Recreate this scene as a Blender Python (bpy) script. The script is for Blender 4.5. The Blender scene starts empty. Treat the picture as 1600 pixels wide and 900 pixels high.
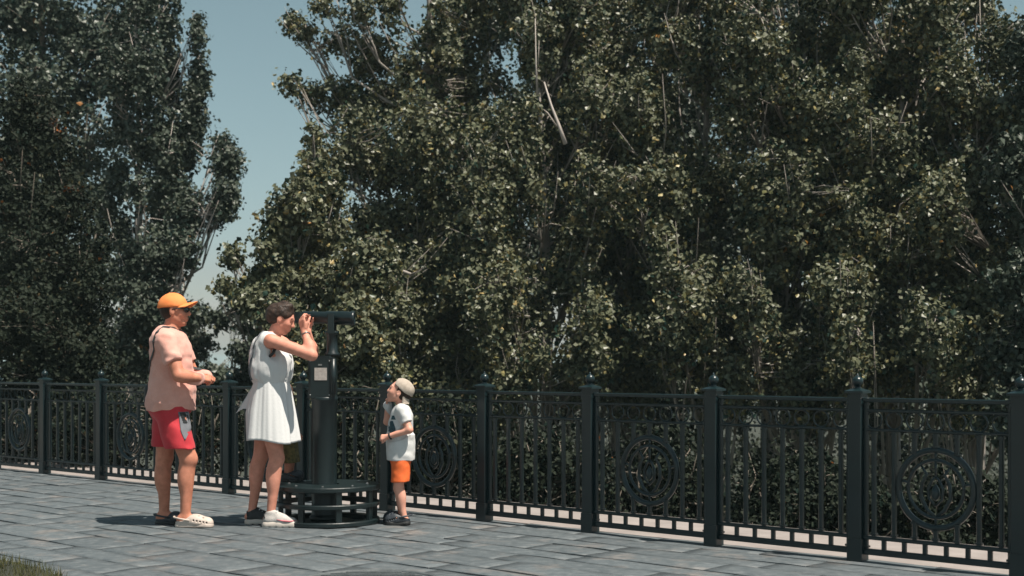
import bpy, bmesh, math, random
import numpy as np
from mathutils import Vector, Matrix

# ------------------------------------------------------------------ camera, sky, sun, exposure
scene = bpy.context.scene
COL = scene.collection
FPX, HCAM, HORIZON = 2050.0, 1.22, 569.0            # focal length and horizon of the 1600 px wide photograph

cam_data = bpy.data.cameras.new('camera')
cam = bpy.data.objects.new('camera', cam_data)
COL.objects.link(cam)
scene.camera = cam
cam.location = (0, 0, HCAM)
cam.rotation_euler = (math.radians(90), 0, 0)
cam_data.sensor_width = 36.0
cam_data.lens = FPX / 1600 * 36
cam_data.shift_y = (HORIZON - 450) / 1600
cam_data.clip_start = 0.1
cam_data.clip_end = 9000
cam_data.dof.use_dof = True
cam_data.dof.focus_distance = 9.9
cam_data.dof.aperture_fstop = 2.8

SUN_EL = math.radians(65)
SUN_XY = Vector((0.80, -0.60)).normalized()          # direction towards the sun, seen from above
sun_vec = Vector((SUN_XY.x * math.cos(SUN_EL), SUN_XY.y * math.cos(SUN_EL), math.sin(SUN_EL)))

world = bpy.data.worlds.new('World')
scene.world = world
world.use_nodes = True
wn = world.node_tree
wn.nodes.clear()
sky = wn.nodes.new('ShaderNodeTexSky')
sky.sky_type = 'NISHITA'
sky.sun_disc = False
sky.sun_elevation = SUN_EL
sky.sun_rotation = math.atan2(SUN_XY.x, SUN_XY.y)
sky.altitude = 0
sky.air_density = 1.0
sky.dust_density = 0.8
sky.ozone_density = 1.0
hs = wn.nodes.new('ShaderNodeHueSaturation')
hs.inputs['Hue'].default_value = 0.448
hs.inputs['Saturation'].default_value = 0.70
hs.inputs['Value'].default_value = 1.0
bg = wn.nodes.new('ShaderNodeBackground')
bg.inputs['Strength'].default_value = 0.057
wo = wn.nodes.new('ShaderNodeOutputWorld')
wn.links.new(sky.outputs[0], hs.inputs['Color'])
wn.links.new(hs.outputs[0], bg.inputs['Color'])
wn.links.new(bg.outputs[0], wo.inputs['Surface'])

sun_data = bpy.data.lights.new('sun', 'SUN')
sun_data.energy = 5.0
sun_data.angle = math.radians(0.53)
sun_data.color = (1.0, 0.92, 0.81)
sun = bpy.data.objects.new('sun', sun_data)
COL.objects.link(sun)
sun.rotation_euler = sun_vec.to_track_quat('Z', 'Y').to_euler()
sun.location = (6, -4, 20)

scene.view_settings.view_transform = 'Standard'
scene.view_settings.look = 'None'
scene.view_settings.gamma = 1
scene.view_settings.exposure = 0.62
scene.view_settings.use_curve_mapping = False
scene.render.engine = 'CYCLES'
scene.cycles.use_denoising = True
scene.cycles.max_bounces = 6
scene.cycles.diffuse_bounces = 3
scene.cycles.transmission_bounces = 4
scene.cycles.sample_clamp_indirect = 6

rng = np.random.default_rng(7)
random.seed(7)

# ------------------------------------------------------------------ helpers
def at(px, py, Y):
    """World point at depth Y seen at pixel (px, py) of the photograph (layout only)."""
    return Vector(((px - 800) / FPX * Y, Y, HCAM - (py - HORIZON) / FPX * Y))

def tag(o, label=None, cat=None, group=None, kind=None):
    if label: o['label'] = label
    if cat: o['category'] = cat
    if group: o['group'] = group
    if kind: o['kind'] = kind
    return o

def empty(name, loc=(0, 0, 0), rz=0.0, label=None, cat=None, group=None):
    o = bpy.data.objects.new(name, None)
    o.empty_display_size = 0.2
    COL.objects.link(o)
    o.location = loc
    o.rotation_euler = (0, 0, rz)
    return tag(o, label, cat, group)

def link(name, me, mat, parent=None):
    o = bpy.data.objects.new(name, me)
    COL.objects.link(o)
    if mat is not None and len(me.materials) == 0:
        me.materials.append(mat)
    if parent is not None:
        o.parent = parent
    return o

def np_mesh(name, verts, faces_flat, nper, smooth=True):
    """Mesh from numpy arrays; every face has nper corners."""
    me = bpy.data.meshes.new(name)
    verts = np.asarray(verts, np.float32)
    faces_flat = np.asarray(faces_flat, np.int32).ravel()
    nf = len(faces_flat) // nper
    me.vertices.add(len(verts))
    me.vertices.foreach_set('co', verts.ravel())
    me.loops.add(len(faces_flat))
    me.loops.foreach_set('vertex_index', faces_flat)
    me.polygons.add(nf)
    me.polygons.foreach_set('loop_start', np.arange(0, nf * nper, nper, dtype=np.int32))
    me.polygons.foreach_set('use_smooth', np.full(nf, smooth, dtype=bool))
    me.update(calc_edges=True)
    return me

class MB:
    """Collects simple shapes into one mesh."""
    def __init__(self):
        self.v, self.f, self.s = [], [], []
    def add(self, verts, faces, smooth=False):
        o = len(self.v)
        self.v += [tuple(p) for p in verts]
        self.f += [tuple(i + o for i in f) for f in faces]
        self.s += [smooth] * len(faces)
    def box(self, c, size, R=None, ch=0.0):
        """Box with chamfered vertical (local z) edges when ch > 0."""
        hx, hy, hz = size[0] / 2, size[1] / 2, size[2] / 2
        if ch > 0:
            ring = [(hx - ch, -hy), (hx, -hy + ch), (hx, hy - ch), (hx - ch, hy), (-hx + ch, hy), (-hx, hy - ch), (-hx, -hy + ch), (-hx + ch, -hy)]
        else:
            ring = [(hx, -hy), (hx, hy), (-hx, hy), (-hx, -hy)]
        n = len(ring)
        pts = [Vector((x, y, -hz)) for x, y in ring] + [Vector((x, y, hz)) for x, y in ring]
        if R is not None:
            pts = [R @ p for p in pts]
        c = Vector(c)
        fs = [(i, (i + 1) % n, (i + 1) % n + n, i + n) for i in range(n)] + [tuple(range(n - 1, -1, -1)), tuple(range(n, 2 * n))]
        self.add([p + c for p in pts], fs)
    def tube(self, pts, rad, n=8, closed=False, smooth=True):
        pts = [Vector(p) for p in pts]
        m = len(pts)
        rad = rad if hasattr(rad, '__len__') else [rad] * m
        vs, fs = [], []
        prev = None
        for i, p in enumerate(pts):
            if closed:
                t = pts[(i + 1) % m] - pts[i - 1]
            else:
                t = pts[min(i + 1, m - 1)] - pts[max(i - 1, 0)]
            t.normalize()
            if prev is None:
                a = Vector((0, 0, 1)) if abs(t.z) < 0.9 else Vector((1, 0, 0))
                x = t.cross(a).normalized()
            else:
                x = (prev - t * prev.dot(t)).normalized()
            prev = x
            y = t.cross(x)
            for k in range(n):
                a = 2 * math.pi * k / n
                vs.append(p + (x * math.cos(a) + y * math.sin(a)) * rad[i])
        rng_ = m if closed else m - 1
        for i in range(rng_):
            j = (i + 1) % m
            for k in range(n):
                l = (k + 1) % n
                fs.append((i * n + k, i * n + l, j * n + l, j * n + k))
        if not closed:
            fs.append(tuple(range(n - 1, -1, -1)))
            fs.append(tuple((m - 1) * n + k for k in range(n)))
        self.add(vs, fs, smooth)
    def lathe(self, prof, c=(0, 0, 0), n=24, R=None, smooth=True):
        """Profile of (radius, height) pairs turned about local z."""
        vs, fs = [], []
        c = Vector(c)
        for r, z in prof:
            for k in range(n):
                a = 2 * math.pi * k / n
                p = Vector((r * math.cos(a), r * math.sin(a), z))
                vs.append((R @ p if R is not None else p) + c)
        m = len(prof)
        for i in range(m - 1):
            for k in range(n):
                l = (k + 1) % n
                fs.append((i * n + k, i * n + l, (i + 1) * n + l, (i + 1) * n + k))
        fs.append(tuple(range(n - 1, -1, -1)))
        fs.append(tuple((m - 1) * n + k for k in range(n)))
        self.add(vs, fs, smooth)
    def build(self, name, mat, parent=None):
        me = bpy.data.meshes.new(name)
        me.from_pydata(self.v, [], self.f)
        me.polygons.foreach_set('use_smooth', np.array(self.s, dtype=bool))
        me.update()
        return link(name, me, mat, parent)

# ------------------------------------------------------------------ materials
def new_mat(name):
    m = bpy.data.materials.new(name)
    m.use_nodes = True
    nt = m.node_tree
    b = nt.nodes['Principled BSDF']
    return m, nt, b

def N(nt, t, **kw):
    n = nt.nodes.new(t)
    for k, v in kw.items():
        if k in n.inputs.keys():
            n.inputs[k].default_value = v
        else:
            setattr(n, k, v)
    return n

def ramp(nt, fac, stops):
    r = nt.nodes.new('ShaderNodeValToRGB')
    el = r.color_ramp.elements
    while len(el) < len(stops):
        el.new(0.5)
    for e, (p, c) in zip(el, stops):
        e.position = p
        e.color = (*c, 1)
    nt.links.new(fac, r.inputs[0])
    return r

def surf(name, c1, c2, scale=8.0, rough=0.6, bump=0.0, bscale=None, spec=0.5, detail=5.0, coat=0.0, metal=0.0, sheen=0.0, sss=0.0, stretch=None):
    """Plain procedural surface: two colours mottled by noise, with fine bump."""
    m, nt, b = new_mat(name)
    tc = N(nt, 'ShaderNodeTexCoord')
    src = tc.outputs['Object']
    if stretch:
        mp = N(nt, 'ShaderNodeMapping')
        mp.inputs['Scale'].default_value = stretch
        nt.links.new(src, mp.inputs[0]); src = mp.outputs[0]
    no = N(nt, 'ShaderNodeTexNoise', Scale=scale, Detail=detail, Roughness=0.6)
    nt.links.new(src, no.inputs['Vector'])
    r = ramp(nt, no.outputs['Fac'], [(0.32, c1), (0.68, c2)])
    nt.links.new(r.outputs[0], b.inputs['Base Color'])
    b.inputs['Roughness'].default_value = rough
    b.inputs['Specular IOR Level'].default_value = spec
    b.inputs['Metallic'].default_value = metal
    b.inputs['Coat Weight'].default_value = coat
    b.inputs['Sheen Weight'].default_value = sheen
    if sss:
        b.inputs['Subsurface Weight'].default_value = sss
        b.inputs['Subsurface Radius'].default_value = (0.012, 0.005, 0.003)
        b.inputs['Subsurface Scale'].default_value = 1.0
    if bump:
        n2 = N(nt, 'ShaderNodeTexNoise', Scale=bscale or scale * 6, Detail=4.0)
        nt.links.new(src, n2.inputs['Vector'])
        bp = N(nt, 'ShaderNodeBump', Strength=bump, Distance=0.01)
        nt.links.new(n2.outputs['Fac'], bp.inputs['Height'])
        nt.links.new(bp.outputs[0], b.inputs['Normal'])
    return m

def leaf_mat(name, stops, under, rough=0.42, trans=0.25):
    m, nt, b = new_mat(name)
    a = N(nt, 'ShaderNodeAttribute', attribute_name='tint')
    r = ramp(nt, a.outputs['Fac'], stops)
    geo = N(nt, 'ShaderNodeNewGeometry')
    mx = N(nt, 'ShaderNodeMix', data_type='RGBA')
    nt.links.new(geo.outputs['Backfacing'], mx.inputs[0])
    nt.links.new(r.outputs[0], mx.inputs[6])
    mx.inputs[7].default_value = (*under, 1)
    nt.links.new(mx.outputs[2], b.inputs['Base Color'])
    b.inputs['Roughness'].default_value = rough
    b.inputs['Specular IOR Level'].default_value = 0.3
    tr = N(nt, 'ShaderNodeBsdfTranslucent')
    nt.links.new(r.outputs[0], tr.inputs['Color'])
    mix = N(nt, 'ShaderNodeMixShader')
    mix.inputs[0].default_value = trans
    out = nt.nodes['Material Output']
    nt.links.new(b.outputs[0], mix.inputs[1])
    nt.links.new(tr.outputs[0], mix.inputs[2])
    nt.links.new(mix.outputs[0], out.inputs['Surface'])
    return m

M = {}
M['iron'] = surf('iron_paint', (0.0055, 0.0155, 0.018), (0.009, 0.0215, 0.0245), 6, rough=0.29, bump=0.06, bscale=120, spec=0.42, coat=0.08)
M['scope'] = surf('scope_paint', (0.005, 0.0115, 0.0125), (0.009, 0.017, 0.019), 9, rough=0.36, bump=0.05, bscale=150, spec=0.42, coat=0.08)
M['ledge'] = surf('ledge_concrete', (0.215, 0.188, 0.176), (0.29, 0.258, 0.243), 3.5, rough=0.85, bump=0.3, bscale=60)
M['mortar'] = surf('mortar', (0.10, 0.09, 0.08), (0.26, 0.235, 0.21), 2.6, rough=0.95, bump=0.5, bscale=80)
M['soil'] = surf('soil', (0.014, 0.018, 0.012), (0.036, 0.036, 0.022), 1.4, rough=0.95, bump=0.6, bscale=12)
M['bark_pale'] = surf('bleached_bark', (0.32, 0.28, 0.25), (0.54, 0.48, 0.44), 5, rough=0.8, bump=0.5, bscale=40, stretch=(1, 1, 0.35))
M['bark'] = surf('poplar_bark', (0.16, 0.14, 0.12), (0.36, 0.32, 0.285), 5, rough=0.8, bump=0.5, bscale=40, stretch=(1, 1, 0.35))
M['bark_dark'] = surf('dark_bark', (0.09, 0.075, 0.06), (0.2, 0.17, 0.14), 6, rough=0.9, bump=0.6, bscale=40, stretch=(1, 1, 0.3))
LG = [(0.0, (0.006, 0.026, 0.023)), (0.38, (0.024, 0.048, 0.029)), (0.68, (0.140, 0.131, 0.050)), (0.965, (0.43, 0.355, 0.165)), (0.985, (0.30, 0.14, 0.03))]  # shaded teal to sunlit tan: leaf light and shade put into the colour
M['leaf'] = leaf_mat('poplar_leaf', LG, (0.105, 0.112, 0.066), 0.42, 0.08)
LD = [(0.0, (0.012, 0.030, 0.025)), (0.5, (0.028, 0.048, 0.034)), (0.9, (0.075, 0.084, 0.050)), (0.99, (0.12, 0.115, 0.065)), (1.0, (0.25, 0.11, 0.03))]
M['leaf_dark'] = leaf_mat('shade_leaf', LD, (0.06, 0.075, 0.055), 0.42, 0.08)  # darker copy of the poplar leaf, shade put into its colour
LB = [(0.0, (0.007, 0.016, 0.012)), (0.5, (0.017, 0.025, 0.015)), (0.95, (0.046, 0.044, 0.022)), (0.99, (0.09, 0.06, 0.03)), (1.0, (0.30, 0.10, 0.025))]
M['leaf_brown'] = leaf_mat('evergreen_or_shaded_leaf', LB, (0.016, 0.022, 0.014), 0.65, 0.04)  # evergreen's own brown; on bushes and undergrowth it stands for tree shade
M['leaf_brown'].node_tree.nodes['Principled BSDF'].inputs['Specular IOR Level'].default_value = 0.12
M['grass'] = leaf_mat('grass_blade', [(0, (0.035, 0.045, 0.012)), (0.6, (0.075, 0.085, 0.024)), (1, (0.17, 0.14, 0.06))], (0.09, 0.09, 0.035), 0.6, 0.25)

def slab_mat():
    m, nt, b = new_mat('cleft_slate')
    tc = N(nt, 'ShaderNodeTexCoord')
    oi = N(nt, 'ShaderNodeObjectInfo')
    geo = N(nt, 'ShaderNodeNewGeometry')
    n1 = N(nt, 'ShaderNodeTexNoise', Scale=3.2, Detail=6.0, Roughness=0.62)
    n2 = N(nt, 'ShaderNodeTexNoise', Scale=14.0, Detail=6.0, Roughness=0.65)
    nt.links.new(geo.outputs['Position'], n1.inputs['Vector'])
    nt.links.new(geo.outputs['Position'], n2.inputs['Vector'])
    grey = ramp(nt, n2.outputs['Fac'], [(0.28, (0.056, 0.071, 0.080)), (0.55, (0.094, 0.110, 0.119)), (0.75, (0.150, 0.166, 0.172))])
    tan = ramp(nt, n2.outputs['Fac'], [(0.3, (0.12, 0.108, 0.10)), (0.7, (0.225, 0.20, 0.185))])
    ad = N(nt, 'ShaderNodeMath', operation='MULTIPLY_ADD')
    nt.links.new(oi.outputs['Random'], ad.inputs[0])
    ad.inputs[1].default_value = 0.06
    nt.links.new(n1.outputs['Fac'], ad.inputs[2])
    fac = ramp(nt, ad.outputs[0], [(0.56, (0, 0, 0)), (0.80, (1, 1, 1))])
    mx = N(nt, 'ShaderNodeMix', data_type='RGBA')
    nt.links.new(fac.outputs[0], mx.inputs[0])
    nt.links.new(grey.outputs[0], mx.inputs[6])
    nt.links.new(tan.outputs[0], mx.inputs[7])
    hv = N(nt, 'ShaderNodeHueSaturation')
    mr = N(nt, 'ShaderNodeMapRange')
    mr.inputs[3].default_value = 0.92; mr.inputs[4].default_value = 1.07
    nt.links.new(oi.outputs['Random'], mr.inputs[0])
    nt.links.new(mr.outputs[0], hv.inputs['Value'])
    nt.links.new(mx.outputs[2], hv.inputs['Color'])
    nt.links.new(hv.outputs[0], b.inputs['Base Color'])
    b.inputs['Roughness'].default_value = 0.62
    n3 = N(nt, 'ShaderNodeTexNoise', Scale=26.0, Detail=7.0, Roughness=0.6)
    nt.links.new(geo.outputs['Position'], n3.inputs['Vector'])
    bp = N(nt, 'ShaderNodeBump', Strength=0.45, Distance=0.012)
    nt.links.new(n3.outputs['Fac'], bp.inputs['Height'])
    nt.links.new(bp.outputs[0], b.inputs['Normal'])
    return m
M['slab'] = slab_mat()

# ------------------------------------------------------------------ the setting
FU = Vector((0.7502, -0.6613, 0))       # along the fence, towards the right and nearer
FN = Vector((0.6613, 0.7502, 0))        # away from the plaza
F0 = Vector((0, 10.046, 0))             # the fence line at X = 0
RF = Matrix((FU, FN, Vector((0, 0, 1)))).transposed()      # fence frame -> world
ANG = math.atan2(FU.y, FU.x)
def fp(s, d, z=0.0):
    return F0 + FU * s + FN * d + Vector((0, 0, z))

def terrain_z(d):
    if d < 1.3: return -0.16
    if d < 9: 
        t = (d - 1.3) / 7.7
        return -0.16 - 3.1 * (3 * t * t - 2 * t ** 3)
    return -3.26 - 0.01 * min(d - 9, 60)
ds = [-1500, -400, -60, -30, -15, -5, 0, 1.0, 1.3, 1.6, 1.9, 2.3, 3, 4, 5, 6, 7, 8, 9, 11, 14, 18, 24, 34, 60, 150, 500, 1500]
ss = [-1500, -400, -120, -50] + list(np.arange(-30, 31, 1.5)) + [50, 120, 400, 1500]
vs = []
for d in ds:
    for s in ss:
        z = terrain_z(d)
        if 1.0 < d < 60 and abs(s) < 60: z += random.uniform(-0.12, 0.12) * min(1, d / 3)
        vs.append(fp(s, d, z))
W = len(ss)
fs = [(i * W + j, i * W + j + 1, (i + 1) * W + j + 1, (i + 1) * W + j) for i in range(len(ds) - 1) for j in range(W - 1)]
mb = MB(); mb.add(vs, fs, True)
tag(mb.build('ground', M['soil']), kind='structure')

# concrete ledge behind the fence
mb = MB()
mb.box(fp(0, 0.66, -0.07), (46, 1.10, 0.13), RF)
tag(mb.build('ledge', M['ledge']), kind='structure')

# plaza: mortar bed plus cleft slabs laid in courses along the fence
mb = MB()
mb.box(fp(0, -20 + 0.105, -0.065), (60, 40, 0.10), RF)
plaza = tag(mb.build('plaza', M['mortar']), kind='structure')

BED_C, BED_R = Vector((-4.3, 6.35, 0)), 2.05            # round lawn bed, seen in the lower left corner
COVER_C, COVER_R = Vector((-0.80, 7.30, 0)), 0.42
def slab_ok(c):
    return (c - BED_C).length > BED_R + 0.02
slabs = []
d = 0.09
r2 = random.Random(3)
while d > -5.2:
    w = r2.choice([0.22, 0.26, 0.31, 0.38])
    s = -9.5 + r2.uniform(0, 0.5)
    while s < 6.5:
        l = r2.choice([0.5, 0.62, 0.75, 0.9, 1.1])
        slabs.append((s, l, d, w))
        s += l
    d -= w

def slab_mesh(s, l, d, w, rr):
    """Slab with its own uneven cleft top and slightly irregular outline."""
    g = rr.choice([0.002, 0.002, 0.003, 0.008]); g2 = rr.choice([0.0007, 0.001, 0.0016])
    nx, ny = 6, 4
    tx, ty, tz = rr.uniform(-0.003, 0.003), rr.uniform(-0.003, 0.003), rr.uniform(-0.002, 0.002)
    P = []
    ph = [rr.uniform(0, 6.28) for _ in range(4)]
    for j in range(ny + 1):
        for i in range(nx + 1):
            a, b_ = i / nx, j / ny
            x = s + g2 + a * (l - 2 * g2)
            y = d - w + g + b_ * (w - 2 * g)
            edge = i in (0, nx) or j in (0, ny)
            if edge:
                x += rr.uniform(-0.003, 0.003); y += rr.uniform(-0.003, 0.003)
            z = tz + tx * (a - .5) + ty * (b_ - .5) + 0.0022 * math.sin(a * 5 + ph[0]) * math.sin(b_ * 4 + ph[1]) + rr.uniform(-0.0016, 0.0016)
            if edge: z -= 0.0016
            P.append(fp(x, y, z))
    n0 = len(P)
    border = [i for i in range(nx + 1)] + [(j) * (nx + 1) + nx for j in range(1, ny + 1)] + [ny * (nx + 1) + i for i in range(nx - 1, -1, -1)] + [j * (nx + 1) for j in range(ny - 1, 0, -1)]
    for i in border:
        P.append(Vector((P[i].x, P[i].y, -0.03)))
    F = [(j * (nx + 1) + i, j * (nx + 1) + i + 1, (j + 1) * (nx + 1) + i + 1, (j + 1) * (nx + 1) + i) for j in range(ny) for i in range(nx)]
    nb = len(border)
    F2 = [(border[k], n0 + k, n0 + (k + 1) % nb, border[(k + 1) % nb]) for k in range(nb)]
    return P, F, F2

def in_view(p, pad=0.25):
    if p.y < 2: return False
    x = abs(p.x) / p.y; y = HCAM / p.y
    return x < 800 / FPX + pad / p.y and y < (900 - HORIZON) / FPX + pad * 0.25 / p.y + 0.004
rest = MB(); nsl = 0
for (s, l, d, w) in slabs:
    c = fp(s + l / 2, d - w / 2)
    if (c - BED_C).length < BED_R - 0.3 or (c - COVER_C).length < COVER_R - 0.28: continue
    vis = in_view(c, 0.55)
    if not vis and (c.y < 5.5 or abs(c.x) > 9): continue
    P, F, F2 = slab_mesh(s, l, d, w, r2)
    if vis and nsl < 295:
        q = MB(); q.v = [tuple(p) for p in P]; q.f = F + F2; q.s = [True] * len(F) + [False] * len(F2)
        q.build('paving_slab', M['slab'], plaza); nsl += 1
    else:
        rest.add(P, F, True); 
        o = len(rest.v) - len(P)
        rest.f += [tuple(i + o for i in f) for f in F2]; rest.s += [False] * len(F2)
tag(rest.build('paving_slab', M['slab'], plaza), kind='stuff')
print('slabs', nsl, 'rest tris', len(rest.f) * 2)

# round access cover set into the paving at the bottom of the picture
cov = empty('access_cover', COVER_C, 0, 'round grey metal access cover set flush in the paving at the bottom edge', 'manhole cover')
mc = surf('cover_metal', (0.05, 0.06, 0.065), (0.10, 0.115, 0.12), 12, rough=0.6, bump=0.3, bscale=70)
mb = MB(); mb.lathe([(COVER_R - 0.045, -0.02), (COVER_R - 0.045, 0.007), (COVER_R - 0.058, 0.012), (0.001, 0.013)], n=48)
disc = mb.build('lid', mc, cov)
mb = MB()
for k in range(-5, 6):
    hw = math.sqrt(max(0.0, 0.34 ** 2 - (k * 0.06) ** 2))
    mb.box((0, k * 0.06, 0.015), (2 * hw, 0.022, 0.008))
mb.build('tread_rib', mc, disc)
mb = MB(); mb.lathe([(COVER_R - 0.028, -0.02), (COVER_R - 0.028, 0.010), (COVER_R - 0.022, 0.015), (COVER_R - 0.004, 0.015), (COVER_R + 0.004, 0.008), (COVER_R + 0.004, -0.02)], n=48)
mb.build('frame_ring', mc, cov)

# lawn bed in the lower left corner
mb = MB(); mb.lathe([(BED_R, -0.05), (BED_R, 0.012), (BED_R - 0.03, 0.03), (BED_R - 0.4, 0.045), (0.01, 0.05)], BED_C, n=72)
tag(mb.build('lawn_soil', M['soil']), kind='structure')
n = 26000
ang = rng.uniform(0, 2 * math.pi, n); rad = BED_R * np.sqrt(rng.uniform(0.0, 1.0, n)) + rng.normal(0, 0.012, n)
bx = BED_C.x + rad * np.cos(ang); by = BED_C.y + rad * np.sin(ang)
hgt = rng.uniform(0.025, 0.07, n); az = rng.uniform(0, 6.283, n); lean = rng.uniform(0.0, 0.035, n); la = rng.uniform(0, 6.283, n)
wx, wy = np.cos(az) * 0.003, np.sin(az) * 0.003
V = np.zeros((n, 3, 3), np.float32)
V[:, 0] = np.stack([bx - wx, by - wy, np.full(n, 0.02)], 1); V[:, 1] = np.stack([bx + wx, by + wy, np.full(n, 0.02)], 1)
V[:, 2] = np.stack([bx + lean * np.cos(la), by + lean * np.sin(la), 0.03 + hgt], 1)
me = np_mesh('lawn', V.reshape(-1, 3), np.arange(n * 3), 3, False)
at_ = me.attributes.new('tint', 'FLOAT', 'FACE'); at_.data.foreach_set('value', rng.uniform(0, 1, n).astype(np.float32))
tag(link('lawn', me, M['grass']), 'short dry green grass of the lawn bed in the lower left corner', 'grass', kind='stuff')

# ------------------------------------------------------------------ iron fence
post_px = [1595, 1340, 1115, 922, 757, 605, 358, 158, 70]
def s_of_px(px):
    k = (px - 800) / FPX
    X = k * 10.046 / (1 + 0.8815 * k)
    return X / FU.x
sp = [s_of_px(p) for p in post_px]
S = sorted(sp + [(sp[5] + sp[6]) / 2, (sp[6] + sp[7]) / 2] + [sp[0] + 1.03, sp[0] + 2.06] + [sp[-1] - 1.13, sp[-1] - 2.26, sp[-1] - 3.39])
fence = empty('iron_fence', fp(0, 0), ANG, 'dark green wrought iron fence with ball-topped posts and ring medallions along the ledge', 'fence')
# local frame of the fence: x along, y away from the plaza, z up
def share(name, me, loc, parent):
    o = bpy.data.objects.new(name, me); COL.objects.link(o); o.parent = parent; o.location = loc
    return o
PW = 0.088
def post_mesh():
    mb = MB()
    mb.box((0, 0, 0.52), (PW, PW, 1.04), ch=0.005)
    mb.box((0, 0, 0.07), (PW + 0.014, PW + 0.014, 0.14), ch=0.006)
    return mb
def cap_mesh():
    mb = MB()
    mb.box((0, 0, 0.985), (PW + 0.012, PW + 0.012, 0.018), ch=0.003)
    mb.box((0, 0, 1.020), (PW + 0.010, PW + 0.010, 0.016), ch=0.003)
    mb.box((0, 0, 1.047), (PW + 0.036, PW + 0.036, 0.014), ch=0.004)
    h = (PW + 0.034) / 2
    mb.add([(-h, -h, 1.054), (h, -h, 1.054), (h, h, 1.054), (-h, h, 1.054), (-.016, -.016, 1.072), (.016, -.016, 1.072), (.016, .016, 1.072), (-.016, .016, 1.072)],
           [(0, 1, 5, 4), (1, 2, 6, 5), (2, 3, 7, 6), (3, 0, 4, 7), (4, 5, 6, 7)])
    return mb
def finial_mesh():
    mb = MB()
    prof = [(0.018, 1.068), (0.022, 1.074), (0.016, 1.080), (0.016, 1.085)]
    for k in range(1, 12):
        a = -math.pi / 2 + math.pi * k / 12
        prof.append((0.035 * math.cos(a), 1.112 + 0.035 * math.sin(a)))
    prof += [(0.007, 1.149), (0.007, 1.158), (0.002, 1.164)]
    mb.lathe(prof, n=18)
    return mb
p_me = post_mesh().build('post', M['iron']); c_me = cap_mesh().build('cap', M['iron']); f_me = finial_mesh().build('finial', M['iron'])
for o in (p_me, c_me, f_me): COL.objects.unlink(o)
p_me, c_me, f_me = p_me.data, c_me.data, f_me.data
for s in S:
    p = share('post', p_me, (s, 0, 0), fence)
    share('cap', c_me, (0, 0, 0), p); share('finial', f_me, (0, 0, 0), p)

BW = 0.027
def bar_mesh(z0, z1, foot):
    mb = MB()
    mb.box((0, 0, (z0 + z1) / 2), (BW, BW, z1 - z0), ch=0.005)
    if foot:
        mb.box((0, 0, z0 + 0.012), (BW + 0.012, BW + 0.012, 0.012), ch=0.003)
        mb.box((0, 0, z1 - 0.012), (BW + 0.010, BW + 0.010, 0.012), ch=0.003)
    return mb
_bars = {}
def bar(z0, z1, foot=True):
    k = (round(z0, 3), round(z1, 3), foot)
    if k not in _bars:
        o = bar_mesh(z0, z1, foot).build('baluster', M['iron']); COL.objects.unlink(o); _bars[k] = o.data
    return _bars[k]
mb = MB(); mb.tube([(0.052 * math.cos(a), 0, 0.052 * math.sin(a)) for a in np.linspace(0, 2 * math.pi, 21)[:-1]], 0.005, 6, closed=True)
o = mb.build('scroll_ring', M['iron']); COL.objects.unlink(o); ring_me = o.data
Z_LO, Z_LO2, Z_HI3, Z_HI2, Z_HI = 0.062, 0.150, 0.815, 0.935, 1.0
MED_R, MED_Z = 0.232, 0.475

def medallion(parent, x):
    m = MB()
    circ = lambda R, n=56, y=0.0: [(R * math.cos(a), y, R * math.sin(a)) for a in np.linspace(0, 2 * math.pi, n + 1)[:-1]]
    m.tube(circ(MED_R), 0.019, 10, closed=True)
    o = m.build('medallion', M['iron'], parent); o.location = (x, 0, MED_Z)
    m = MB(); m.tube(circ(MED_R * 0.74, 44), 0.011, 8, closed=True); m.build('inner_ring', M['iron'], o)
    for sx in (-1, 1):      # a tulip-like pair of leaves round a central bud
        m = MB()
        m.tube([(sx * x_, 0, z_) for x_, z_ in [(0.004, -0.165), (0.055, -0.125), (0.092, -0.05), (0.085, 0.03), (0.055, 0.085), (0.09, 0.135)]], [.009, .012, .013, .012, .010, .006], 8)
        m.tube([(sx * x_, 0, z_) for x_, z_ in [(0.0, -0.10), (0.04, -0.06), (0.045, 0.0), (0.022, 0.05), (0.0, 0.075)]], [.007, .009, .010, .009, .006], 8)
        m.build('emblem_leaf', M['iron'], o)
    for z0, z1 in ((0.165, 0.225), (-0.225, -0.165), (0.08, 0.165)):
        m = MB(); m.tube([(0, 0, z0), (0, 0, z1)], 0.008, 8); m.build('spoke', M['iron'], o)
    for sx in (-1, 1):
        m = MB(); m.tube([(sx * 0.168, 0, 0.03), (sx * 0.222, 0, 0.04)], 0.008, 8); m.build('spoke', M['iron'], o)
    m = MB()
    m.lathe([(0.004, -0.05), (0.02, -0.035), (0.028, -0.012), (0.022, 0.02), (0.004, 0.05)], (0, 0, -0.02), n=12)
    m.build('bud', M['iron'], o)

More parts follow.
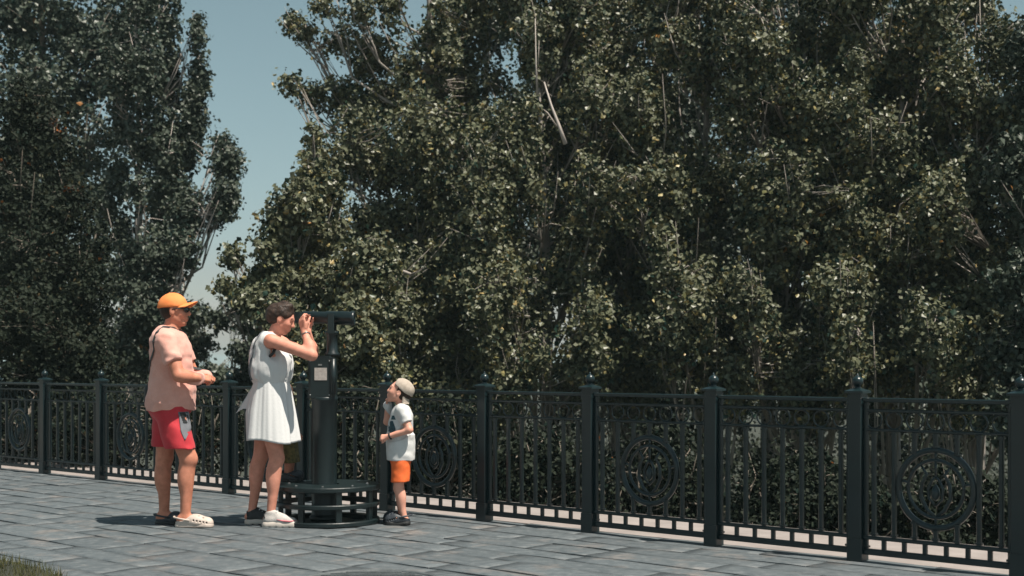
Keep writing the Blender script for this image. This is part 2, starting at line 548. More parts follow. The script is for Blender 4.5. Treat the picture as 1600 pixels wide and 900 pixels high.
i_med = {i for i in range(len(S) - 1)}
first_med = next(i for i in range(len(S) - 1) if abs(S[i] - sp[3]) < 1e-6) % 2     # the panel right of the post at 922 has a ring
for i in range(len(S) - 1):
    a, b_ = S[i] + PW / 2, S[i + 1] - PW / 2
    L = b_ - a; cx = (a + b_) / 2
    for z, h, wd in ((Z_LO, 0.036, 0.040), (Z_LO2, 0.022, 0.040), (Z_HI3, 0.016, 0.030), (Z_HI2, 0.018, 0.030), (Z_HI, 0.026, 0.050)):
        mb = MB(); mb.box((0, 0, 0), (h, wd, L), Matrix.Rotation(math.radians(90), 3, 'Y'), ch=0.004)
        o = mb.build('rail', M['iron'], fence); o.location = (cx, 0, z)
    for x in (a + 0.014, b_ - 0.014):
        share('stile', bar(Z_LO + 0.019, Z_HI - 0.014, True), (x, 0, 0), fence)
    nb = 7; pitch = L / nb
    med = (i % 2 == first_med)
    for k in range(nb):
        x = a + pitch * (k + 0.5)
        dx = abs(x - cx)
        if med and dx < MED_R:
            h = math.sqrt(MED_R ** 2 - dx ** 2)
            share('baluster', bar(Z_LO2 + 0.012, MED_Z - h - 0.006), (x, 0, 0), fence)
            share('baluster', bar(MED_Z + h + 0.006, Z_HI3 - 0.009), (x, 0, 0), fence)
        else:
            share('baluster', bar(Z_LO2 + 0.012, Z_HI3 - 0.009), (x, 0, 0), fence)
        share('scroll_ring', ring_me, (x, 0, (Z_HI2 + Z_HI3) / 2), fence)
    for k in range(1, nb):
        share('spacer', bar(Z_LO + 0.019, Z_LO2 - 0.012, False), (a + pitch * k, 0, 0), fence)
    if med:
        medallion(fence, cx)

# ------------------------------------------------------------------ trees
def leaves(rg, centres, crad, per, size, outward_c, droop=0.35, tint_shift=0.0):
    """Leaf-sized kites spread through clusters; returns vertices and a tint per leaf."""
    k = len(centres)
    cl_t = rg.normal(0.41, 0.17, k)  # cluster tints paint dark pockets and lit patches into the crown
    idx = np.repeat(np.arange(k), per)
    n = len(idx)
    off = rg.normal(0, 1, (n, 3)); off /= np.linalg.norm(off, axis=1, keepdims=True)
    off *= (rg.uniform(0, 1, n) ** 0.5 * 1.5 * crad[idx])[:, None] * np.array([1.0, 1.0, 0.9])
    c = centres[idx] + off
    out = off / (np.linalg.norm(off, axis=1, keepdims=True) + 1e-6)
    nor = rg.normal(0, 0.8, (n, 3)) + 0.5 * out + 0.45 * outward_c[idx] + np.array([0, 0, 0.3])
    nor /= np.linalg.norm(nor, axis=1, keepdims=True)
    a = rg.normal(0, 1, (n, 3)) + np.array([0, 0, -droop * 2])
    u = a - nor * np.sum(a * nor, 1, keepdims=True)
    u /= np.linalg.norm(u, axis=1, keepdims=True) + 1e-6
    v = np.cross(nor, u)
    L = (size * rg.uniform(0.5, 1.35, n))[:, None]
    Wd = L * rg.uniform(0.36, 0.5, n)[:, None]
    V = np.empty((n, 4, 3), np.float32)
    V[:, 0] = c - u * L * 0.5
    V[:, 1] = c - u * L * 0.08 + v * Wd + nor * L * 0.10
    V[:, 2] = c + u * L * 0.55
    V[:, 3] = c - u * L * 0.08 - v * Wd + nor * L * 0.10
    t = np.clip(cl_t[idx] + rg.normal(0, 0.25, n) + tint_shift, 0, 0.97)
    rare = rg.uniform(0, 1, n) < 0.004
    t[rare] = 1.0
    return V.reshape(-1, 3), t.astype(np.float32)

def grow(name, label, X, Y, lobes, nleaf, size=0.085, mat='leaf', bark='bark', crad=0.144, per=28, seed=1, ztop=None, trunk_r=0.16, lean=0.0, group=None, cat='tree', zbase=None, tint=0.0, limbs=True, shell=0.75, orange=None):
    """A tree: tapered trunk, limbs reaching every lobe, twigs to leaf clusters, a crown of leaves.
    lobes: (x, y, z, rx, ry, rz) in metres, world."""
    rg = np.random.default_rng(seed)
    rr = random.Random(seed)
    dfence = (Vector((X, Y, 0)) - F0).dot(FN)
    zb = terrain_z(dfence) if zbase is None else zbase
    root = empty(name, (X, Y, zb), 0, label, cat, group)
    lob = np.array(lobes, float)
    vol = (lob[:, 3] * lob[:, 4] * lob[:, 5]) ** 0.75
    ncl = max(8, nleaf // per)
    pick = rg.choice(len(lob), ncl, p=vol / vol.sum())
    dirs = rg.normal(0, 1, (ncl, 3)); dirs /= np.linalg.norm(dirs, axis=1, keepdims=True)
    rad = rg.uniform(0, 1, ncl) ** shell * 0.98
    cen = lob[pick, :3] + dirs * rad[:, None] * lob[pick, 3:]
    # trunk
    zt = (lob[:, 2] + lob[:, 5]).max() - 0.4 if ztop is None else ztop
    mb = MB()
    nseg = 9
    tp = []
    for i in range(nseg + 1):
        t = i / nseg
        tp.append(Vector((X + lean * t + 0.12 * math.sin(t * 5 + seed) * t, Y + 0.1 * math.cos(t * 4 + seed) * t, zb - 0.1 + (zt - zb + 0.1) * t)))
    tr = [trunk_r * (1.25 if i == 0 else 1) * (1 - 0.86 * i / nseg) for i in range(nseg + 1)]
    mb.tube(tp, tr, 10)
    segs = [(tp[i], tr[i]) for i in range(nseg + 1)]
    if limbs:
        for (lx, ly, lz, rx, ry, rz) in lobes:
            if rr.random() < 0.25 and rx > 0.3: continue
            tip = Vector((lx, ly, lz + rz * 0.55))
            hz = max(zb + 0.4, min(lz - 0.9 * math.hypot(lx - X, ly - Y) - 0.5, zt - 0.3))
            t = max(0.05, min(0.95, (hz - zb) / (zt - zb)))
            i = int(t * nseg); base = tp[i].lerp(tp[min(i + 1, nseg)], t * nseg - i)
            r0 = max(0.014, tr[i] * 0.34)
            mid = base.lerp(tip, 0.5) + Vector(((tip.x - base.x) * .14 + rr.uniform(-.15, .15), (tip.y - base.y) * .14 + rr.uniform(-.15, .15), -0.17 * (tip.z - base.z)))
            q1 = base.lerp(mid, 0.5) + Vector((rr.uniform(-.08, .08), rr.uniform(-.08, .08), -0.05))
            q2 = mid.lerp(tip, 0.5) + Vector((rr.uniform(-.1, .1), rr.uniform(-.1, .1), 0.0))
            pts = [base, q1, mid, q2, tip]
            rs = [r0, r0 * .8, r0 * .6, r0 * .4, 0.008]
            mb.tube(pts, rs, 7)
            for p, r in zip(pts[1:], rs[1:]): segs.append((p, r))
            for k in range(5):
                e = Vector((lx, ly, lz)) + Vector((rr.uniform(-1, 1) * rx, rr.uniform(-1, 1) * ry, rr.uniform(-.6, .9) * rz))
                s0 = rr.choice(pts[1:4])
                m2 = s0.lerp(e, 0.5) + Vector((rr.uniform(-.08, .08), rr.uniform(-.08, .08), -0.06))
                mb.tube([s0, m2, e], [0.014, 0.009, 0.003], 5)
                segs.append((m2, 0.014))
    sx = np.array([p for p, r in segs])
    for j in range(0, ncl, 3):
        c = cen[j]
        dd = np.linalg.norm(sx - c, axis=1) + 0.6 * np.maximum(0, sx[:, 2] - c[2])
        b0 = sx[int(np.argmin(dd))]
        m_ = (b0 + c) / 2 + rg.normal(0, 0.05, 3)
        if np.linalg.norm(b0 - c) < 2.2:
            mb.tube([b0, m_, c], [0.010, 0.007, 0.003], 4)
    shift = Vector((X, Y, zb))
    mb.v = [(p[0] - shift.x, p[1] - shift.y, p[2] - shift.z) for p in mb.v]
    mb.build('trunk', M[bark], root)
    V, t = leaves(rg, cen, crad * rg.uniform(0.65, 1.3, ncl), per, size, dirs, tint_shift=tint)
    if orange:
        cc = V.reshape(-1, 4, 3).mean(1)
        for (ox, oy, oz, orad) in orange:
            hit = (np.linalg.norm(cc[:, [0, 2]] - np.array([ox, oz]), axis=1) < orad) & (rg.uniform(0, 1, len(cc)) < 0.6)
            t[hit] = 1.0
    V -= np.array(shift, np.float32)
    n = len(V) // 4
    me = np_mesh('crown', V, np.arange(n * 4), 4, False)
    at2 = me.attributes.new('tint', 'FLOAT', 'FACE'); at2.data.foreach_set('value', t)
    link('crown', me, M[mat], root)
    return root

def px_lobes(Y, items, depth=1.0, seed=0, jitter=0.8):
    """Lobes from (px, py, rx_px, rz_px) laid out at depth Y; each has its own depth and thickness."""
    rr = random.Random(seed)
    k = FPX / Y
    out = []
    for it in items:
        px, py, rx, rz = it[:4]
        dy = it[4] if len(it) > 4 else rr.uniform(-jitter, jitter)
        dy -= (py - 180) / 400 * 1.7
        p = at(px, py, Y + dy); p.y = Y
        ry = max(0.25, min(1.4, rx / k * depth))
        out.append((p.x, p.y + dy, p.z, rx / k, ry, rz / k))
    return out

def xw(px, Y): return (px - 800) / FPX * Y

# the upright poplar at the left with several spires against the sky
grow('poplar_tree', 'tall upright dark poplar with several spires beside the open sky at left', xw(205, 24), 24,
     px_lobes(24, [(308, 50, 13, 44), (311, 120, 15, 60), (262, 30, 19, 70), (262, 120, 26, 70), (300, 185, 30, 60), (228, 10, 22, 90), (225, 120, 30, 80),
                   (280, 232, 34, 50), (352, 255, 20, 38), (350, 310, 18, 38), (336, 328, 20, 30), (292, 335, 30, 45), (265, 320, 42, 60), (250, 230, 36, 70),
                   (245, 400, 52, 55), (285, 390, 22, 30), (215, 440, 45, 60), (200, 80, 26, 120), (232, 490, 40, 50), (205, 540, 50, 60), (165, 330, 22, 60), (215, 300, 12, 30), (192, 190, 16, 60), (186, 270, 12, 50), (208, 220, 12, 60), (178, 130, 20, 70), (196, 360, 14, 40), (364, 252, 13, 26), (348, 228, 14, 18), (360, 300, 14, 30)], 1.1, 3, 0.9),
     66000, 0.075, 'leaf_dark', seed=11, crad=0.122, per=24, trunk_r=0.13, ztop=8.2, lean=0.1, bark='bark_pale')
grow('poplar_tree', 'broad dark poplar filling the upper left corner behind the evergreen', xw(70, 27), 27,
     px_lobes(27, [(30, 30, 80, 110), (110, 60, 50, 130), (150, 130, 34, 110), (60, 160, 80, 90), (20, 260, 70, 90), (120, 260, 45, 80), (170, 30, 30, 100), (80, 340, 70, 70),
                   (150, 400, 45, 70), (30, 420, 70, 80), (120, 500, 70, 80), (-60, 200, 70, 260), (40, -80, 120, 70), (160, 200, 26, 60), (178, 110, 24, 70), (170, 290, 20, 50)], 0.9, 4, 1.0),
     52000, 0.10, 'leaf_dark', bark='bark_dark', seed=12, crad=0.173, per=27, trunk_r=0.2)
ev = at(62, 180, 18.3)
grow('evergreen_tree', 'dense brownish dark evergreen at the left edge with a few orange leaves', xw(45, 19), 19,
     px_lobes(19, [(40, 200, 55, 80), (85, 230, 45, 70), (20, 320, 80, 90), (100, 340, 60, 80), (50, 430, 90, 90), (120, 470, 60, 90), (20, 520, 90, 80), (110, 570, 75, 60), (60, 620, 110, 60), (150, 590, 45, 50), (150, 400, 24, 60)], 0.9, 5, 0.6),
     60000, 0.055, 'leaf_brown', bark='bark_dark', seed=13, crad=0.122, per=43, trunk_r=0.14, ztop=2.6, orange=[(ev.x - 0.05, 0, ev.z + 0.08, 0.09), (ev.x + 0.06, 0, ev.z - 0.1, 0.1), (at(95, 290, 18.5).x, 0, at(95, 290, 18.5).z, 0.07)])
# small trees in the gap, farther off
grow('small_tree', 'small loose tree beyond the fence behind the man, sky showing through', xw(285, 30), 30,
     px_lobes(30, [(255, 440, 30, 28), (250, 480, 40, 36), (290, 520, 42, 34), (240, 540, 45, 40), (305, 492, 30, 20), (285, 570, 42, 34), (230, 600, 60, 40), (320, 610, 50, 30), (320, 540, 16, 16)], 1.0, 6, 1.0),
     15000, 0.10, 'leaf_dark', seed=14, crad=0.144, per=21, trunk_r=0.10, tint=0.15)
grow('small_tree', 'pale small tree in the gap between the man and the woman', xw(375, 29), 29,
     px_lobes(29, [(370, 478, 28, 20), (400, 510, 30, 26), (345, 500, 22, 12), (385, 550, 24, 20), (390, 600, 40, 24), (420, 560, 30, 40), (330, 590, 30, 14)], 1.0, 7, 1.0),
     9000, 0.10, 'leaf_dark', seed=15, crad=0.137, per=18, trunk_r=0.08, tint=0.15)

# the young pointed poplar in front of the big one
grow('young_poplar_tree', 'young pointed poplar with sunlit leaves rising above the woman', xw(470, 18.5), 18.5,
     px_lobes(18.5, [(q[0] + 12, q[1], q[2] * .88, q[3] * .94) for q in [(480, 212, 9, 20), (480, 245, 22, 28), (475, 285, 34, 36), (505, 300, 26, 40), (455, 325, 42, 34), (430, 350, 36, 30), (480, 370, 60, 45), (408, 385, 28, 26), (352, 404, 14, 20),
                     (340, 448, 16, 8), (384, 446, 22, 16), (430, 430, 52, 40), (390, 470, 38, 24), (500, 450, 60, 50), (430, 500, 40, 40), (560, 420, 55, 60), (540, 520, 60, 60), (480, 560, 60, 50), (410, 560, 28, 40), (560, 600, 70, 50), (470, 640, 90, 50)]], 1.0, 8, 0.6),
     60000, 0.070, 'leaf', seed=16, crad=0.108, per=23, trunk_r=0.09, tint=0.05)
# the big poplar whose tufted branches reach out into the sky
grow('poplar_tree', 'large poplar with tufted branches reaching left into the open sky', xw(640, 21), 21,
     px_lobes(21, [(455, 32, 20, 20), (478, 48, 24, 18), (505, 12, 26, 24), (535, 60, 36, 30), (560, 20, 30, 36), (580, 90, 46, 50), (498, 78, 12, 10), (455, 132, 20, 16), (490, 148, 32, 22), (540, 150, 44, 36), (610, 10, 24, 70),
                   (560, 200, 44, 36), (600, 160, 50, 50), (540, 250, 40, 40), (600, 260, 70, 60), (660, 220, 70, 80), (640, 110, 24, 60), (690, 60, 36, 90), (730, 20, 50, 90), (720, 150, 60, 90),
                   (700, 320, 80, 80), (600, 350, 80, 60), (760, 250, 60, 90), (650, 430, 90, 70), (740, 420, 70, 90), (600, 500, 80, 70), (700, 540, 90, 80), (620, 600, 90, 50), (720, 640, 90, 50), (560, -60, 60, 40), (700, -80, 100, 50)], 1.0, 9, 0.9),
     96000, 0.070, 'leaf', seed=17, crad=0.122, per=24, trunk_r=0.2, lean=0.3)

# the wall of poplars to the right
def column(xc, hw, y0, y1, n, seed, rmin=26, rmax=50, avoid=None):
    rr = random.Random(seed)
    out = []
    for k in range(n):
        t = (k + rr.uniform(-.3, .3)) / (n - 1)
        py = y0 + (y1 - y0) * t
        px = xc + rr.uniform(-1, 1) * hw * (0.75 + 0.25 * math.sin(math.pi * min(1, max(0, t))))
        r = rr.uniform(rmin, rmax)
        if avoid and avoid(px, py, r): continue
        out.append((px, py, r, r * rr.uniform(1.2, 2.1)))
    return out
corner = lambda px, py, r: px + r > 1574 and py - r < 34
specs = [
    ('poplar_tree', 'poplar with a thick pale trunk right of the tufted one, above the third post', 850, 20.5, 115, 24, 18, 0.085, 0.17),
    ('poplar_tree', 'sunlit poplar behind the bare fence panel left of the centre medallion', 985, 22.5, 120, 24, 19, 0.09, 0.17),
    ('poplar_tree', 'dark leafy poplar standing behind the centre ring medallion', 1110, 20.0, 120, 24, 20, 0.085, 0.17),
    ('poplar_tree', 'poplar behind the fence panel right of the centre medallion', 1250, 19.0, 120, 24, 21, 0.08, 0.16),
    ('poplar_tree', 'poplar with pale forked dead branches above the second post from right', 1400, 18.5, 120, 24, 22, 0.08, 0.16),
    ('poplar_tree', 'shaded poplar at right with bare slanting branches', 1530, 18.0, 95, 20, 23, 0.08, 0.16),
]
for nm, lb, xc, Y, hw, nl, sd, lf, cr in specs:
    grow(nm, lb, xw(xc, Y), Y, px_lobes(Y, column(xc, hw, -70, 610, nl * 2, sd, avoid=corner), 1.3, sd, 1.1), 76000, lf * 0.82, 'leaf', seed=sd, crad=cr * 0.72, per=24, trunk_r=0.15, tint=0.0, ztop=4.6 if xc > 1450 else 5.8)
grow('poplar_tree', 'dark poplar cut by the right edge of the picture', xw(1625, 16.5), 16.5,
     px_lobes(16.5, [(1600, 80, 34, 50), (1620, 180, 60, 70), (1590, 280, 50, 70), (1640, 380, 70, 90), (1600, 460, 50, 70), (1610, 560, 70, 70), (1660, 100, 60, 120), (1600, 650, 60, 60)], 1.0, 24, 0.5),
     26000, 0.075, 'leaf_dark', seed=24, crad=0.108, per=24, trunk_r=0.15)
# a second row behind, closing most gaps
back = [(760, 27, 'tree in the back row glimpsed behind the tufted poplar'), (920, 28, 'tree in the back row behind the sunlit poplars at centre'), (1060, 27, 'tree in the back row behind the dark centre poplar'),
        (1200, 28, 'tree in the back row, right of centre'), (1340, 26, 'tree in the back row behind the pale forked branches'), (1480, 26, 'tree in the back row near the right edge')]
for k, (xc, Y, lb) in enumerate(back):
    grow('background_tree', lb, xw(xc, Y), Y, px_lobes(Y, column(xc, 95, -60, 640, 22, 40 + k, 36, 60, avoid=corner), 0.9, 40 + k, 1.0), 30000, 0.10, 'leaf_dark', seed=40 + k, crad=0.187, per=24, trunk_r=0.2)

# undergrowth on the bank below the fence
bush = [(60, 16.5, 'low bush below the far left end of the fence'), (190, 16, 'low bush behind the fence left of the man'), (330, 15.5, 'low bush behind the fence between man and woman'),
        (560, 14.8, 'low bush behind the fence right of the telescope column'), (700, 14.2, 'low bush behind the ring medallion right of the boy'), (840, 14, 'low bush behind the plain panel left of centre medallion'),
        (1010, 13.5, 'low bush behind the centre ring medallion'), (1180, 12.8, 'low bush behind the plain panel right of centre'), (1330, 12.3, 'low bush behind the second post from right'), (1500, 11.8, 'low bush behind the rightmost ring medallion')]
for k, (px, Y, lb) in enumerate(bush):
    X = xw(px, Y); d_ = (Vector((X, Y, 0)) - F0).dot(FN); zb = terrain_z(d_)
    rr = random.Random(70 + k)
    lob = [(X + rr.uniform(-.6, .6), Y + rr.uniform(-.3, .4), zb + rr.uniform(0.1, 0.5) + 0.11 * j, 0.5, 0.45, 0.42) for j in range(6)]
    grow('bush', lb, X, Y, lob, 8000, 0.055, 'leaf_brown', bark='bark_dark', seed=70 + k, crad=0.094, per=22, trunk_r=0.035, cat='bush', ztop=zb + 1.0, tint=-0.25)  # dark leaf and lowered tint paint in the shade of the trees

# undergrowth filling the bank, tree shade put into its dark colour
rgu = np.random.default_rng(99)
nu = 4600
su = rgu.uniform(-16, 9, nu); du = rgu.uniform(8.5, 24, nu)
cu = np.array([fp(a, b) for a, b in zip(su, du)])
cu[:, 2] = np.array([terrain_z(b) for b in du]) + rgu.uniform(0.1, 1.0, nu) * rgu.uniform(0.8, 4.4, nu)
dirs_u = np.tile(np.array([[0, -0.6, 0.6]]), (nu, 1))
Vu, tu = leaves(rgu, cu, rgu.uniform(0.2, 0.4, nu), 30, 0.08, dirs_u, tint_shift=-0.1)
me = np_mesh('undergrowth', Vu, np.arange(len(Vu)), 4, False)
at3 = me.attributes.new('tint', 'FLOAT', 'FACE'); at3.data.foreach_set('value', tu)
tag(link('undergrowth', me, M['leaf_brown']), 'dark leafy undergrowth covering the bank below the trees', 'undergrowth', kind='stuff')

# pale dead branches caught by the sun among the leaves
def dead(label, Y, lines, seed):
    """One fallen or dead branch: pale forked tubes, lines of pixels at depth Y."""
    rr = random.Random(seed); Y = Y + 1.6
    p0 = at(*lines[0][0][:2], Y)
    root = empty('dead_branch', p0, 0, label, 'branch')
    for li, (pts, r0) in enumerate([(l[:-1], l[-1]) for l in lines]):
        mb = MB()
        P = [at(px + rr.uniform(-2, 2), py, Y) - p0 + Vector((0, rr.uniform(-.06, .06) + 0.1 * li, 0)) for px, py in pts]
        mb.tube(P, [0.62 * r0 * (1 - 0.75 * i / (len(P) - 1)) for i in range(len(P))], 7)
        mb.build('limb' if li == 0 else 'fork', M['bark_pale'], root)
dead('pale forked dead branch hanging above the second post from right', 16.2, [[(1392, 572), (1382, 545), (1372, 520), (1364, 483), 0.038], [(1382, 545), (1388, 525), (1383, 508), 0.02], [(1388, 550), (1396, 540), (1393, 520), (1388, 506), 0.016], [(1366, 535), (1360, 515), (1359, 500), 0.018]], 1)
dead('cluster of short pale broken branches right of centre, high in the shaded poplar', 16.3, [[(1440, 396), (1462, 380), (1500, 366), 0.05], [(1444, 386), (1466, 372), 0.028], [(1440, 378), (1458, 364), 0.024], [(1438, 372), (1450, 361), 0.018]], 2)
dead('pale slanting bare branches near the right edge against the foliage', 15.6, [[(1532, 287), (1556, 258), (1577, 223), 0.045], [(1540, 248), (1550, 233), 0.03], [(1532, 285), (1560, 270), (1578, 250), 0.028], [(1520, 292), (1534, 284), 0.03]], 3)
dead('short thick sunlit stump of branch above the rightmost panel', 14.5, [[(1523, 612), (1529, 596), (1538, 577), 0.035], [(1529, 596), (1533, 590), 0.02]], 4)
dead('thin pale branch behind the centre medallion, hanging down', 16.8, [[(1064, 541), (1052, 525), (1040, 505), (1026, 483), 0.032], [(1040, 505), (1032, 506), 0.02]], 5)
dead('pale crooked branch crossing the young poplar above the telescope', 17.2, [[(640, 428), (600, 412), (545, 392), (505, 384), (452, 388), 0.035], [(545, 392), (500, 395), 0.016]], 6)
dead('broad pale limb high in the poplar at centre top', 17.8, [[(884, 226), (872, 196), (861, 165), (852, 128), 0.055], [(872, 196), (858, 176), (850, 168), 0.025]], 7)
dead('long thin upright pale branch near the top centre', 17.6, [[(841, 148), (839, 100), (838, 30), 0.03], [(839, 100), (842, 60), 0.014]], 8)

# ------------------------------------------------------------------ implicit-surface modelling for bodies and clothes
class Grid:
    def __init__(s, lo, hi, h):
        s.lo = np.array(lo, np.float32); s.h = h
        s.n = np.ceil((np.array(hi) - np.array(lo)) / h).astype(int) + 1
        s.ax = [s.lo[i] + h * np.arange(s.n[i], dtype=np.float32) for i in range(3)]
    def new(s):
        return np.full(s.n, 0.5, np.float32)
    def block(s, lo, hi, pad):
        a = np.maximum(0, np.floor((np.array(lo) - pad - s.lo) / s.h).astype(int))
        b = np.minimum(s.n, np.ceil((np.array(hi) + pad - s.lo) / s.h).astype(int) + 1)
        sl = tuple(slice(a[i], max(a[i], b[i])) for i in range(3))
        return sl, s.ax[0][sl[0]][:, None, None], s.ax[1][sl[1]][None, :, None], s.ax[2][sl[2]][None, None, :]

def smin(a, b, k):
    if k <= 0: return np.minimum(a, b)
    h = np.maximum(k - np.abs(a - b), 0) / k
    return np.minimum(a, b) - h * h * k * 0.25

PAD = 0.10
def cone(G, F, a, b, ra, rb, k=0.02, sub=False):
    """Tapered capsule joined smoothly into field F (or carved out of it)."""
    a = np.array(a, np.float32); b = np.array(b, np.float32); r = max(ra, rb)
    sl, X, Y, Z = G.block(np.minimum(a, b) - r, np.maximum(a, b) + r, PAD)
    d = b - a; L2 = float(d @ d) + 1e-12
    t = np.clip(((X - a[0]) * d[0] + (Y - a[1]) * d[1] + (Z - a[2]) * d[2]) / L2, 0, 1)
    dist = np.sqrt((X - a[0] - t * d[0]) ** 2 + (Y - a[1] - t * d[1]) ** 2 + (Z - a[2] - t * d[2]) ** 2) - (ra + (rb - ra) * t)
    F[sl] = smin(F[sl], dist, k) if not sub else -smin(-F[sl], dist, k)

def ell(G, F, c, r, R=None, k=0.02, sub=False):
    """Ellipsoid; R is a rotation from its own axes to the body's."""
    c = np.array(c, np.float32); r = np.array(r, np.float32); m = float(r.max())
    sl, X, Y, Z = G.block(c - m, c + m, PAD)
    x, y, z = X - c[0], Y - c[1], Z - c[2]
    if R is not None:
        R = np.array(R, np.float32)
        x, y, z = R[0, 0] * x + R[1, 0] * y + R[2, 0] * z, R[0, 1] * x + R[1, 1] * y + R[2, 1] * z, R[0, 2] * x + R[1, 2] * y + R[2, 2] * z
    q = np.sqrt((x / r[0]) ** 2 + (y / r[1]) ** 2 + (z / r[2]) ** 2)
    g = np.sqrt((x / r[0] ** 2) ** 2 + (y / r[1] ** 2) ** 2 + (z / r[2] ** 2) ** 2) + 1e-6
    dist = q * (q - 1) / g
    dist = np.maximum(dist, -float(r.min()))
    F[sl] = smin(F[sl], dist, k) if not sub else -smin(-F[sl], dist, k)

_NZ = np.random.default_rng(5).uniform(-1, 1, (24, 24, 24)).astype(np.float32)
def noise3(x, y, z):
    ix, iy, iz = np.floor(x).astype(int), np.floor(y).astype(int), np.floor(z).astype(int)
    fx, fy, fz = x - ix, y - iy, z - iz
    fx, fy, fz = fx * fx * (3 - 2 * fx), fy * fy * (3 - 2 * fy), fz * fz * (3 - 2 * fz)
    g = lambda a, b, c: _NZ[(ix + a) % 24, (iy + b) % 24, (iz + c) % 24]
    return ((g(0, 0, 0) * (1 - fx) + g(1, 0, 0) * fx) * (1 - fy) + (g(0, 1, 0) * (1 - fx) + g(1, 1, 0) * fx) * fy) * (1 - fz) + \
           ((g(0, 0, 1) * (1 - fx) + g(1, 0, 1) * fx) * (1 - fy) + (g(0, 1, 1) * (1 - fx) + g(1, 1, 1) * fx) * fy) * fz

def wrinkle(G, F, amp, fx, fy, fz, seed=0.0, shear=0.0):
    """Cloth folds: noise added to the field near its surface."""
    band = np.abs(F) < amp * 2 + 0.02
    i, j, k = np.nonzero(band)
    x, y, z = G.ax[0][i], G.ax[1][j], G.ax[2][k]
    n = noise3(x * fx + seed + shear * z, y * fy + seed, z * fz + seed * 1.7 + shear * x) + 0.5 * noise3(x * fx * 2 + 3 + seed, y * fy * 2, z * fz * 2)
    F[i, j, k] += amp * n

def half(G, F, p, nrm):
    """Keep the side of the plane that nrm points away from."""
    p = np.array(p, np.float32); nrm = np.array(nrm, np.float32); nrm /= np.linalg.norm(nrm)
    d = (G.ax[0] - p[0])[:, None, None] * nrm[0] + (G.ax[1] - p[1])[None, :, None] * nrm[1] + (G.ax[2] - p[2])[None, None, :] * nrm[2]
    return np.maximum(F, d)

def surface(G, F, name, mat, parent):
    """Surface nets."""
    F = np.pad(F, 1, constant_values=0.5)
    lo = G.lo - G.h
    s = F < 0
    if not s.any(): return None
    ii = np.nonzero(s)
    a = [max(0, int(q.min()) - 2) for q in ii]; b = [int(q.max()) + 3 for q in ii]
    F = F[a[0]:b[0], a[1]:b[1], a[2]:b[2]]; s = F < 0
    lo = lo + np.array(a, np.float32) * G.h
    c = np.zeros(tuple(q - 1 for q in F.shape), np.int8)
    cs = [(i, j, k) for i in (0, 1) for j in (0, 1) for k in (0, 1)]
    sh = c.shape
    for (i, j, k) in cs:
        c += s[i:i + sh[0], j:j + sh[1], k:k + sh[2]]
    I, J, K = np.nonzero((c > 0) & (c < 8))
    val = {q: F[I + q[0], J + q[1], K + q[2]] for q in cs}
    acc = np.zeros((len(I), 3), np.float32); cnt = np.zeros(len(I), np.float32)
    for p in cs:
        for axx in range(3):
            if p[axx] == 0:
                q = tuple(1 if m == axx else p[m] for m in range(3))
                va, vb = val[p], val[q]
                cr = (va < 0) != (vb < 0)
                t = np.where(cr, va / np.where(cr, va - vb, 1), 0)
                for m in range(3):
                    acc[:, m] += np.where(cr, p[m] + (t if m == axx else 0), 0)
                cnt += cr
    v = (acc / cnt[:, None] + np.stack([I, J, K], 1)) * G.h + lo
    idx = np.full(sh, -1, np.int32); idx[I, J, K] = np.arange(len(I))
    quads = []
    for axx in range(3):
        u, w = (axx + 1) % 3, (axx + 2) % 3
        s0 = np.take(s, range(0, s.shape[axx] - 1), axx); s1 = np.take(s, range(1, s.shape[axx]), axx)
        e = np.nonzero(s0 != s1)
        e = [q for q in e]
        ok = (e[u] > 0) & (e[w] > 0) & (e[u] < s.shape[u] - 1) & (e[w] < s.shape[w] - 1)
        e = [q[ok] for q in e]
        flip = s1[tuple(e)]
        def cell(du, dw):
            q = [None] * 3
            q[axx] = e[axx]; q[u] = e[u] - du; q[w] = e[w] - dw
            return idx[tuple(q)]
        Q = np.stack([cell(1, 1), cell(0, 1), cell(0, 0), cell(1, 0)], 1)
        Q[flip] = Q[flip][:, ::-1]
        quads.append(Q)
    Q = np.concatenate(quads)
    Q = Q[(Q >= 0).all(1)]
    # a light smoothing pass
    for _ in range(2):
        sm = np.zeros_like(v); ct = np.zeros(len(v), np.float32)
        for m in range(4):
            np.add.at(sm, Q[:, m], v[Q[:, (m + 1) % 4]]); np.add.at(ct, Q[:, m], 1)
        v = v * 0.5 + 0.5 * sm / np.maximum(ct, 1)[:, None]
    return link(name, np_mesh(name, v, Q, 4, True), mat, parent)

